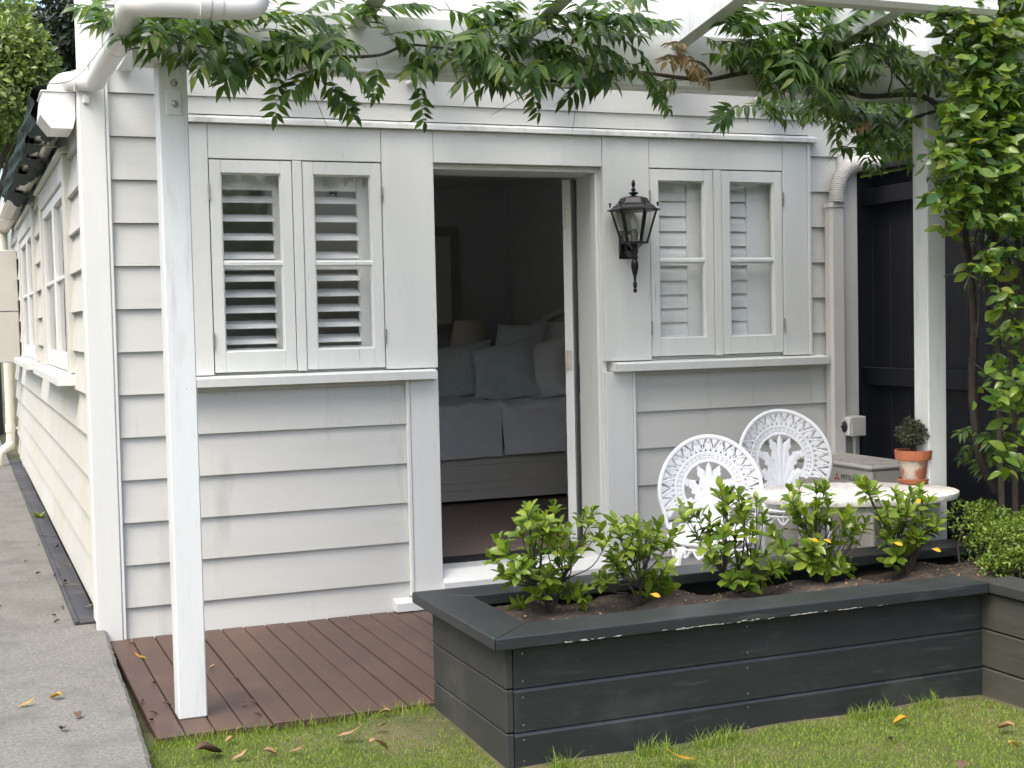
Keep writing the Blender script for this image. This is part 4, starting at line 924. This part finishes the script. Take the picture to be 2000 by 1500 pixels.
gv = [leaf_geo(.062*s_, .030*s_, f_, c_, 5, .58, .9, .12) for s_, f_, c_ in ((1,.35,.2),(.88,.5,.45),(1.1,.25,.05),(.8,.4,.7),(1.0,.6,.3))]
rg = random.Random(55)
yel = {3: [(1583,1053),(1608,1054)], 4: [(1745,1060),(1820,1072),(1798,975)], 1: [(1270,1160)]}
for gi, ((bx, by), tips, yb, lab) in enumerate(TIPS):
    base = on(bx, by, 1, yb); base.z = soil_z(base.x, base.y) - .005
    t = thing('gardenia_bush', lab, 'bush', base)
    lv = Leaves(t, gv, 'gardenia_leaf'); st = MB(); c_ = Vector((base.x, base.y, base.z+.16))
    forks = []
    for k in range(5):
        a = 2*PI*k/5+rg.random(); forks.append(base + Vector((.05*math.cos(a), .05*math.sin(a), .07+rg.uniform(-.02,.05))))
    for f_ in forks:
        q = spline([base, base.lerp(f_,.5)+rvec(rg)*.008, f_], 4); st.tube(q, [.006-.002*i/(len(q)-1) for i in range(len(q))], 6)
    tips3 = []
    tips = tips + [(bx+rg.uniform(-62,62), by-rg.uniform(18,75)) for _ in range(5)]
    for (px, py) in tips + [(q[0]+rg.uniform(-14,14), q[1]+rg.uniform(2,18)) for q in tips[::4]]:
        tp = on(px, py, 1, yb + rg.uniform(-.13, .13))
        tp.z = max(tp.z, base.z+.03)
        tips3.append(tp)
        f_ = min(forks, key=lambda q: (q-tp).length)
        mid = f_.lerp(tp, .55) + Vector((0,0,-.02)) + rvec(rg)*.015
        q = spline([f_, mid, tp], 4); st.tube(q, [.0026-.0012*i/(len(q)-1) for i in range(len(q))], 5)
        ax = (tp - mid).normalized()*.6 + (tp - c_).normalized()*.3 + Vector((0,-.1,.55)); ax.normalize()
        u = ax.orthogonal().normalized(); v = ax.cross(u); ph = rg.uniform(0, 6)
        nl = rg.choice((8,9,10,11))
        for k in range(nl):
            a = ph + k*2.4; el = R(rg.uniform(10, 35) if k < 3 else rg.uniform(38, 88))
            d = ax*math.cos(el) + (u*math.cos(a)+v*math.sin(a))*math.sin(el)
            lv.add(tp - ax*(.0045*k), d, ax + rvec(rg)*.2, rg.uniform(.72, 1.08)*(.75 if k < 3 else 1), r=rg)
    part('stems', st, 'bark', t, True)
    lv.build()
    yl = Leaves(t, gv[:2], 'gardenia_yellow', name='yellow_leaf')
    for (px, py) in yel.get(gi, []):
        yl.add(on(px, py, 1, yb-.13), (rg.choice((-1,1)), -.5, -.25), (0,-.8,.6), .6, r=rg)
    yl.build()

# ---- clipped box hedge in the planter corner
he = thing('box_hedge', 'low clipped box hedge with tiny leaves in the planter corner', 'hedge', (3.35, -1.95, .32))
def cloud(n, surf, size, seed, name, m, parent, fold=.3, quad=False):
    """n small leaf blades with centres and outward directions from surf(r)."""
    r = random.Random(seed); gq = [leaf_geo(1, .55, fold, .3, 2, .5, .9, .2), leaf_geo(1, .48, fold*1.5, .6, 2, .45, .9, .2)]
    A_ = [np.array(g_[0]) for g_ in gq]; V = []; F = []; k0 = 0
    for i in range(n):
        p_, d = surf(r); s_ = size*r.uniform(.7, 1.25); dd = (d + rvec(r)*.9).normalized(); B = np.array(basis(dd, Vector((0,0,1))*.6 + d + rvec(r)*.5))[:3,:3]
        j = i & 1; V.append(A_[j]*s_ @ B.T + np.array(p_)); F += [tuple(q+k0 for q in f) for f in gq[j][1]]; k0 += len(A_[j])
    me = bpy.data.meshes.new(name); me.from_pydata(np.concatenate(V).tolist(), [], F); me.materials.append(MATS[m])
    o = bpy.data.objects.new(name, me); col.objects.link(o); put(o, parent); o['kind'] = 'stuff'; return o
hp_ = []
rh_ = random.Random(77)
for i in range(40):
    hp_.append((Vector((rh_.uniform(3.0, 3.8), rh_.uniform(-2.16, -2.0), rh_.uniform(.345, .42))), rh_.uniform(.05, .08)))
for i in range(64):
    hp_.append((Vector((rh_.uniform(2.99, 3.85), rh_.uniform(-2.10, -1.68), rh_.uniform(.35, .53))), rh_.uniform(.07, .105)))
def hs_(r):
    c_, q = r.choice(hp_); d = rvec(r); 
    if d.z < -.3: d.z = -d.z
    return c_ + Vector((d.x, d.y, d.z*.9))*q*r.uniform(.72, 1.03), d
cloud(26000, hs_, .0165, 5, 'crown', 'box_leaf', he)
hst = MB()
for c_, q in hp_:
    b = Vector((c_.x+rh_.uniform(-.05,.05), c_.y, .30)); hst.tube([b, b.lerp(c_,.6)+rvec(rh_)*.02, c_], [.005,.004,.002], 5)
part('stems', hst, 'bark', he, True, kind='stuff')

# ---- potted topiary on the table
TZ = .600; TC = Vector((2.83, -1.385, 0))
pc = on(1784, 943, 2, TZ+.003)
sc_ = link('pot_saucer', MB().lathe([(.048,0),(.060,.003),(.066,.020),(.063,.022),(.056,.008),(.0,.007)], (pc.x, pc.y, TZ+.0015), 28).mesh('pot_saucer', True, True), 'terracotta'); tag(sc_, 'shallow terracotta saucer under the flower pot', 'saucer')
pt = thing('potted_topiary', 'small clipped ball shrub in a lime-stained terracotta pot', 'potted plant', (pc.x, pc.y, TZ+.009))
pzb = TZ+.0095
part('pot', MB().lathe([(.042,0),(.047,.002),(.062,.098),(.060,.099)], (pc.x, pc.y, pzb), 32), 'terracotta_limed', pt, True)
part('rim', MB().lathe([(.064,.092),(.074,.095),(.078,.130),(.076,.135),(.070,.134),(.067,.118),(.0,.1165)], (pc.x, pc.y, pzb), 32), 'terracotta', pt, True)
part('soil', MB().lathe([(.066,.112),(.05,.121),(.0,.123)], (pc.x, pc.y, pzb), 20), 'soil', pt, True)
tcn = Vector((pc.x-.004, pc.y, pzb+.135+.075)); tst = MB(); rt_ = random.Random(8)
for k in range(9):
    e = tcn + rvec(rt_)*.04; b = Vector((pc.x+rt_.uniform(-.008,.008), pc.y+rt_.uniform(-.008,.008), pzb+.118)); tst.tube([b, b.lerp(e,.5)+rvec(rt_)*.008, e], [.0028,.002,.001], 5)
part('stems', tst, 'bark', pt, True)
def ts_(r):
    d = rvec(r); q = (.018 + .046*r.random()**.6)*(1+.12*math.sin(5*d.x+3*d.z)); return tcn + Vector((d.x, d.y, d.z*.92))*q, d
cloud(1700, ts_, .0120, 6, 'crown', 'topiary_leaf', pt)

# ================================================================== GARDEN FURNITURE
def chair(label, loc, rz, sc, sx=.93):
    t = thing('garden_chair', label, 'chair', loc, 'cast white garden chairs')
    Rm_ = Matrix.Translation(loc) @ Matrix.Rotation(rz, 4, 'Z') @ Matrix.Scale(sc, 4) @ Matrix.Diagonal((sx, 1, 1, 1))
    # local: seat centre over origin, sitter faces -y, back on the +y side; back surface point from (u, v)
    RO = .245; VC = .625
    def S(u, v, n=0): return Vector((u*.985, .165 + .10*(v-.42) - .115*(u/.25)**2 - n, v))
    def fin(mb): mb.v = [tuple(Rm_ @ Vector(p_)) for p_ in mb.v]; return mb
    def arc(r, a0, a1, n=40): return [(r*math.cos(R(a0+(a1-a0)*i/n)), VC + r*math.sin(R(a0+(a1-a0)*i/n))*.93) for i in range(n+1)]
    def tb(mb, uv, r, n=6): mb.tube([S(*q) for q in uv], r, n)
    def rib(mb, uv, wd, th=.005):              # flat strip lying on the back surface
        m = len(uv); V = []
        for i, (u, v) in enumerate(uv):
            a = uv[max(0,i-1)]; b = uv[min(m-1,i+1)]; dx, dy = b[0]-a[0], b[1]-a[1]; l = math.hypot(dx, dy) or 1; nx, ny = -dy/l*wd[i]/2, dx/l*wd[i]/2
            V += [S(u-nx, v-ny, -th/2), S(u-nx, v-ny, th/2), S(u, v, th), S(u+nx, v+ny, th/2), S(u+nx, v+ny, -th/2)]
        F = [(5*i+k, 5*i+5+k, 5*i+5+(k+1)%5, 5*i+(k+1)%5) for i in range(m-1) for k in range(5)] + [(0,1,2,3,4), tuple(5*(m-1)+k for k in (4,3,2,1,0))]
        mb.add(V, F)
    # outer rim: round head that curls in at both bottom lobes
    out = []
    left = [(-.085,.455),(-.115,.425),(-.150,.415),(-.185,.43),(-.212,.47)]
    rim = left + arc(RO, 203, -23, 44) + [(-x, y) for x, y in reversed(left)]
    m = MB(); tb(m, rim, .0105, 8); part('back_rim', fin(m), 'cast_white', t, True)
    m = MB(); tb(m, arc(.168, 212, -32), .006); tb(m, arc(.128, 222, -42), .006); part('back_ring', fin(m), 'cast_white', t, True)
    m = MB()                                    # beaded band between the rings, pierced by short slots
    band = arc(.148, 218, -38, 60)
    for rr_, ww in ((.161, .010), (.148, .007), (.135, .010)): rib(m, arc(rr_, 216, -36, 50), [ww]*51, .004)
    for k in range(30):
        a = R(214 - (250/29)*k); rib(m, [(.132*math.cos(a), VC+.132*math.sin(a)*.93), (.164*math.cos(a), VC+.164*math.sin(a)*.93)], [.011, .012], .0045)
    part('back_band', fin(m), 'cast_white', t)
    m = MB(); N = 15                            # zigzag lattice with little hearts between ring and rim
    pol = lambda r, a: (r*math.cos(R(a)), VC + r*math.sin(R(a))*.93)
    for k in range(N):
        a0 = 210 - 240/N*k; a1 = a0 - 240/N; am = (a0+a1)/2
        tb(m, [pol(.172,a0), pol(.236,am)], .0046, 5); tb(m, [pol(.236,am), pol(.172,a1)], .0046, 5)
        rib(m, [pol(.172,am), pol(.188,am), pol(.205,am), pol(.214,am)], [.010,.022,.018,.003])
        rib(m, [pol(.190,am-4.2), pol(.198,am-2.6)], [.006,.003]); rib(m, [pol(.190,am+4.2), pol(.198,am+2.6)], [.006,.003])
        for s_ in (-1, 1): tb(m, [pol(.212, am+s_*2.8), pol(.205, am+s_*5.2)], .003, 4)
        rib(m, [pol(.240,a0), pol(.224,a0), pol(.212,a0), pol(.204,a0)], [.030,.024,.013,.003])
        tb(m, [pol(.204,a0), pol(.172,a0)], .003, 4)
    part('back_lattice', fin(m), 'cast_white', t)
    m = MB()                                    # acanthus fan
    rib(m, [(0,.43),(0,.50),(0,.58),(0,.66),(0,.715),(0,.738)], [.040,.026,.022,.034,.026,.004], .008)
    def frond(p0, p1, p2, w0, lobes):
        pts = []; n = 18; wd = []
        for i in range(n+1):
            s_ = i/n; pts.append(((1-s_)**2*p0[0]+2*s_*(1-s_)*p1[0]+s_*s_*p2[0], (1-s_)**2*p0[1]+2*s_*(1-s_)*p1[1]+s_*s_*p2[1]))
            wd.append(1.35*w0*(.35+.65*math.sin(PI*(.1+.8*s_)))*(1+.28*math.sin(s_*lobes*2*PI)))
        rib(m, pts, wd, .006)
    for s_ in (-1, 1):
        frond((s_*.012,.50), (s_*.012,.66), (s_*.052,.715), .030, 4); frond((s_*.016,.48), (s_*.040,.62), (s_*.100,.655), .036, 5)
        frond((s_*.016,.46), (s_*.055,.56), (s_*.112,.565), .036, 5); frond((s_*.016,.45), (s_*.06,.50), (s_*.098,.500), .030, 4)
        frond((s_*.100,.655), (s_*.118,.655), (s_*.105,.635), .018, 2); frond((s_*.112,.565), (s_*.125,.555), (s_*.108,.54), .016, 2)
        frond((s_*.02,.44), (s_*.08,.47), (s_*.165,.445), .030, 5); frond((s_*.165,.445), (s_*.20,.45), (s_*.19,.48), .020, 3)
        tb(m, [(s_*.10,.66), (s_*.118,.672)], .0035, 5); tb(m, [(s_*.052,.715), (s_*.060,.735)], .0035, 5); tb(m, [(s_*.112,.575), (s_*.128,.585)], .0035, 5)
    part('back_fan', fin(m), 'cast_white', t)
    # seat: pierced round plate with moulded rim, scalloped apron, cabriole legs
    m = MB(); m.lathe([(.205,0),(.215,.004),(.218,.012),(.212,.020),(.198,.017),(.190,.010)], (0,0,.415), 40); so_ = part('seat', fin(m), 'cast_white', t, True)
    m = MB()
    for r in (.03, .075, .12, .16): m.tube([(r*math.cos(2*PI*k/36), r*math.sin(2*PI*k/36), .428) for k in range(37)], .006, 5)
    for k in range(24): 
        a = 2*PI*k/24; m.tube([(.03*math.cos(a), .03*math.sin(a), .427), (.10*math.cos(a+.18), .10*math.sin(a+.18), .430), (.195*math.cos(a), .195*math.sin(a), .427)], .006, 5)
    part('seat_lattice', fin(m), 'cast_white', so_)
    m = MB()
    for k in range(18):
        a = 2*PI*k/18; a2 = 2*PI*(k+1)/18; am = (a+a2)/2
        m.tube(spline([(.205*math.cos(a), .205*math.sin(a), .405), (.208*math.cos(am), .208*math.sin(am), .365), (.205*math.cos(a2), .205*math.sin(a2), .405)], 5), .006, 5)
        m.tube([(.207*math.cos(am), .207*math.sin(am), .412), (.208*math.cos(am), .208*math.sin(am), .368)], .005, 5)
    m.tube([(.206*math.cos(2*PI*k/40), .206*math.sin(2*PI*k/40), .400) for k in range(41)], .006, 5)
    part('apron', fin(m), 'cast_white', t)
    for ax_, ay in ((-1,-1),(1,-1),(-1,1),(1,1)):
        q = spline([(ax_*.13, ay*.13, .41), (ax_*.165, ay*.165, .36), (ax_*.155, ay*.155, .22), (ax_*.14, ay*.14, .10), (ax_*.165, ay*.165, .015), (ax_*.18, ay*.18, .004)], 6)
        m = MB(); m.tube(q, [.018-.009*i/(len(q)-1) for i in range(len(q))], 8); part('leg', fin(m), 'cast_white', t, True)
    m = MB()
    for s_ in (-1, 1): m.tube([(s_*.05, .185, .42), (s_*.055, .17, .47)], .012, 8); m.tube([(s_*.10, .17, .42), (s_*.13, .14, .45)], .010, 8)
    part('back_strut', fin(m), 'cast_white', t)
    return t
chair('white cast iron chair with pierced fan back behind the tall upright gardenia', (2.335, -1.10, .001), R(-27), .95)
chair('white cast iron chair with open acanthus back standing beside the heat pump', (3.04, -.60, .001), R(-22), 1.01, .90)
tb_ = thing('garden_table', 'oval white cast table with pitted top carrying the flower pot', 'table', (TC.x, TC.y, 0))
rot = Matrix.Translation((TC.x, TC.y, 0)) @ Matrix.Rotation(-YAW, 4, 'Z')
def tfin(mb): mb.v = [tuple(rot @ Vector(p_)) for p_ in mb.v]; return mb
part('table_top', tfin(MB().lathe([(.96,-.030),(.985,-.028),(1.0,-.016),(1.0,-.004),(.985,0),(.0,0)], (0,0,TZ), 64, 0, .432, .285)), 'table_white', tb_, True)
part('apron', tfin(MB().lathe([(.80,-.060),(.82,-.060),(.82,-.0305),(.80,-.0305)], (0,0,TZ), 48, 0, .432, .285)), 'table_white', tb_)
for sx, sy in ((-1,-1),(1,-1),(-1,1),(1,1)):
    q = spline([(sx*.16, sy*.085+.02, TZ-.032), (sx*.13, sy*.075+.02, .45), (sx*.15, sy*.07+.03, .25), (sx*.17, sy*.075+.04, .08), (sx*.19, sy*.08+.045, .006)], 6)
    part('leg', tfin(MB().tube(q, [.016-.004*i/(len(q)-1) for i in range(len(q))], 8)), 'unit_grey', tb_, True)
part('shelf', tfin(MB().lathe([(.12,0),(.125,.006),(.12,.012),(.0,.012)], (0,.03,.24), 24)), 'table_white', tb_)

# ================================================================== BACKGROUND (along the path)
def tree(label, c_, rad, hgt, n, size, m, seed, group=None, trunk_r=.14, base_z=0.):
    t = thing('garden_tree', label, 'tree', (c_[0], c_[1], base_z), group); r = random.Random(seed)
    bl = []
    for i in range(26):
        d = rvec(r); d.z = abs(d.z)*.9-.25; bl.append((Vector(c_) + Vector((d.x*rad*.72, d.y*rad*.72, d.z*hgt*.62)), rad*r.uniform(.24, .42)))
    def sf(r_):
        p_, q = r_.choice(bl); d = rvec(r_); return p_ + d*q*r_.uniform(.55, 1.05), d
    cloud(n, sf, size, seed, 'crown', m, t)
    tm = MB(); b = Vector((c_[0], c_[1], base_z-.05)); top_ = Vector(c_)
    q = spline([b, b.lerp(top_,.5)+rvec(r)*.12, top_+Vector((0,0,hgt*.25))], 6); tm.tube(q, [trunk_r*(1-.7*i/(len(q)-1)) for i in range(len(q))], 9)
    tk = part('trunk', tm, 'bark', t, True)
    lm_ = MB()
    for p_, q_ in bl[:14]:
        s_ = b.lerp(top_, r.uniform(.55, 1)); lm_.tube([s_, s_.lerp(p_,.5)+rvec(r)*.1, p_], [trunk_r*.4, trunk_r*.25, trunk_r*.1], 6)
    part('limbs', lm_, 'bark', t, True)
tree('pale green bushy tree beyond the end of the concrete path', (-.15, 13.6, 4.35), 1.15, 3.6, 16000, .105, 'tree_leaf', 101)
tree('dark evergreen tree behind the white upper corner of the cottage', (2.1, 17.0, 5.9), 1.45, 4.2, 9000, .15, 'tree_dark', 102, trunk_r=.2)
tree('tall pale green tree standing far beyond the shed', (-.6, 21, 5.6), 2.2, 4.6, 12000, .17, 'tree_leaf', 103, trunk_r=.25)
tree('leafy tree rising beyond the dark side fence', (6.2, 1.2, 2.5), 1.7, 2.6, 14000, .11, 'shrub_leaf', 104)
tree('leafy tree overhanging the fence behind the climbing shrub', (5.9, -1.6, 2.4), 1.5, 2.4, 12000, .10, 'shrub_leaf', 105)
# trees mirrored in the window panes, behind the photographer; last three added at left to shade the side wall
for i, (x, y, z, rd, h) in enumerate(((-9, -17, 2.4, 3.0, 3.6), (-3.5, -19, 2.6, 3.2, 3.8), (2.5, -19, 2.2, 3.0, 3.2), (-14, -13, 2.8, 3.2, 4.2), (-5.5, 0, 2.9, 2.2, 3.6), (-5.5, 4.5, 3.1, 2.3, 3.8), (-5.8, -4.5, 2.7, 2.0, 3.2))):
    tree('garden boundary tree mirrored in the window panes, or added unseen to shade the side wall', (x, y, z), rd, h, 4500, .30, 'tree_leaf', 110+i, group='trees mirrored in the panes', trunk_r=.2)
sd_ = thing('garden_shed', 'white garden shed with grey roof beyond the path', 'shed', (-2.2, 12.6, 0))
part('wall', MB().box(-3.4, -.9, 12.5, 14, -.05, 2.12), 'board_paint', sd_); part('roof', MB().prism([(12.3, 2.125), (14.2, 2.60), (14.2, 2.68), (12.3, 2.21)], 0, -3.55, -.75), 'roof_grey', sd_)
for k in range(11): part('weatherboard', MB().prism([(12.499, .0+.19*k), (12.465, .0+.19*k), (12.485, .188+.19*k), (12.499, .188+.19*k)], 0, -3.38, -1.02), 'board_paint', sd_)
part('corner_board', MB().box(-1.018, -.88, 12.45, 12.499, -.05, 2.12), 'trim_paint', sd_)
bf = thing('back_fence', 'grey paling fence closing the far end of the path', 'fence', (-2, 11.6, 0))
for k in range(26): part('paling', MB().box(-2.9+.105*k, -2.9+.105*k+.095, 11.60, 11.62, .0, 1.25), 'far_grey', bf)
for z in (.3, .95): part('rail', MB().box(-2.9, -.15, 11.621, 11.66, z, z+.08), 'far_grey', bf)
bn = thing('wheelie_bin', 'dark wheelie bin standing near the far paling fence', 'bin', (-.75, 9.6, .052))
part('body', MB().prism([(-.98, .12), (-.56, .12), (-.52, .92), (-1.02, .92)], 1, 9.4, 9.85), 'bin_green', bn); part('lid', MB().box(-1.04, -.50, 9.36, 9.9, .921, .97, .012), 'bin_green', bn)
for x in (-.98, -.60): part('wheel', MB().tube([(x, 9.8, .155), (x+.05, 9.8, .155)], .10, 16), 'gap_black', bn)
part('handle', MB().tube([(-.95, 9.93, .90), (-.59, 9.93, .90)], .016, 8), 'bin_green', bn)

# ================================================================== FALLEN LEAVES AND SMALL THINGS
FV = [leaf_geo(1, .46, .5, 1.1, 6, .5, .9, .08, .03), leaf_geo(1, .55, .9, .5, 6, .55, .9, .08, .05), leaf_geo(1, .40, .3, -1.0, 6, .5, .9, .08, .04)]
def fallen(px, py, z, L_, m, label, group=None, k=0, az=None, tilt=0., name='fallen_leaf'):
    V, F = FV[k]; az = rng.uniform(0, 2*PI) if az is None else az
    p_ = on(px, py, 2, z)
    M = Matrix.Translation(p_) @ Matrix.Rotation(az, 4, 'Z') @ Matrix.Rotation(tilt, 4, 'Y') @ Matrix.Scale(L_, 4)
    vv = [M @ Vector(v) for v in V]; dz = z + .0015 - min(v.z for v in vv)
    me = bpy.data.meshes.new(name); me.from_pydata([(v.x-p_.x, v.y-p_.y, v.z+dz-p_.z) for v in vv], [], F); me.materials.append(MATS[m])
    me.polygons.foreach_set('use_smooth', [True]*len(me.polygons))
    o = bpy.data.objects.new(name, me); col.objects.link(o); o.location = p_
    sm = o.modifiers.new('thick', 'SOLIDIFY'); sm.thickness = .0006
    return tag(o, label, 'leaf', group)
LZ = GZ + .018
fallen(1362, 1486, LZ, .085, 'fallen_yellow', 'large yellow leaf lying on the lawn beside the planter foot', k=2, az=R(170))
fallen(1775, 1412, LZ, .055, 'fallen_yellow', 'orange yellow leaf with a tan curl on the lawn', k=1, az=R(160))
fallen(1982, 1428, LZ, .06, 'fallen_tan', 'tan curled leaf on the lawn near the planter wing', k=1, az=R(120))
fallen(1970, 1468, LZ, .05, 'fallen_yellow', 'narrow pale yellow leaf on the lawn', k=0, az=R(10))
fallen(1885, 1496, LZ, .05, 'fallen_brown', 'reddish brown leaf on the lawn out from the planter wing', k=1)
fallen(1748, 1448, LZ, .03, 'fallen_brown', 'tiny dark brown leaf beside the orange yellow one', k=1)
fallen(722, 1478, LZ, .085, 'fallen_tan', 'large tan curled leaf on the lawn below the deck', k=0, az=R(20))
fallen(655, 1440, LZ, .08, 'fallen_tan', 'long tan leaf lying against the deck edge', k=2, az=R(-25))
for px, py in ((458,1446),(514,1474),(563,1470),(453,1485),(735,1418),(762,1395)):
    fallen(px, py, LZ, rng.uniform(.035,.055), 'fallen_tan', 'small dry tan leaf in the grass by the deck', 'dry leaves in the grass by the deck', k=rng.randrange(3))
fallen(380, 1482, LZ, .10, 'fallen_brown', 'big brown crumpled leaf between path and grass', k=1, az=R(15))
for px, py in ((228,1277),(287,1287)): fallen(px, py, .0025, .05, 'fallen_yellow', 'small yellow leaf on the deck near the path', 'yellow leaves on the deck', k=2)
for px, py in ((262,1257),(296,1337),(318,1378),(275,1375),(293,1395),(288,1412),(422,1305),(460,1322),(478,1376),(495,1398),(487,1374)):
    fallen(px, py, .0025, rng.uniform(.02,.04), 'fallen_brown' if rng.random() < .7 else 'fallen_tan', 'small dry brown leaf scrap on the deck boards', 'dry leaf scraps on the deck', k=1)
fallen(122, 1366, .055, .055, 'fallen_yellow', 'folded olive yellow leaf on the concrete path', k=1, az=R(140)); fallen(35, 1381, .055, .05, 'fallen_yellow', 'flat pale yellow leaf on the concrete path', k=2, az=R(5))
for px, py in ((150,1398),(128,1430),(100,1205),(118,1215),(79,1122),(78,1065),(53,1097),(120,1188),(115,1128),(5,1186),(104,1127)):
    fallen(px, py, .055, rng.uniform(.014,.036) if py < 1300 else .045, 'fallen_brown', 'dark brown leaf scrap on the concrete path', 'leaf scraps on the path', k=1)
for px, py, L_ in ((135,1106,.05),(128,1137,.05),(165,1187,.06),(108,1070,.05),(98,1018,.06)):
    fallen(px, py, .068, L_, 'fallen_brown' if px != 165 else 'fallen_tan', 'dry leaf lying on the black drain cover', 'dry leaves on the drain cover', k=2)
wdp = thing('weed', 'small yellowish weed sprouting beside the drain cover', 'weed', on(78, 1012, 2, .055))
wv_ = Leaves(wdp, gv[:2], 'gardenia_leaf')
for k in range(14): a = rng.uniform(0, 6.3); wv_.add(wdp.location, (math.cos(a), math.sin(a), rng.uniform(.4,1.6)), (0,0,1), rng.uniform(.6,1.2))
wv_.build()
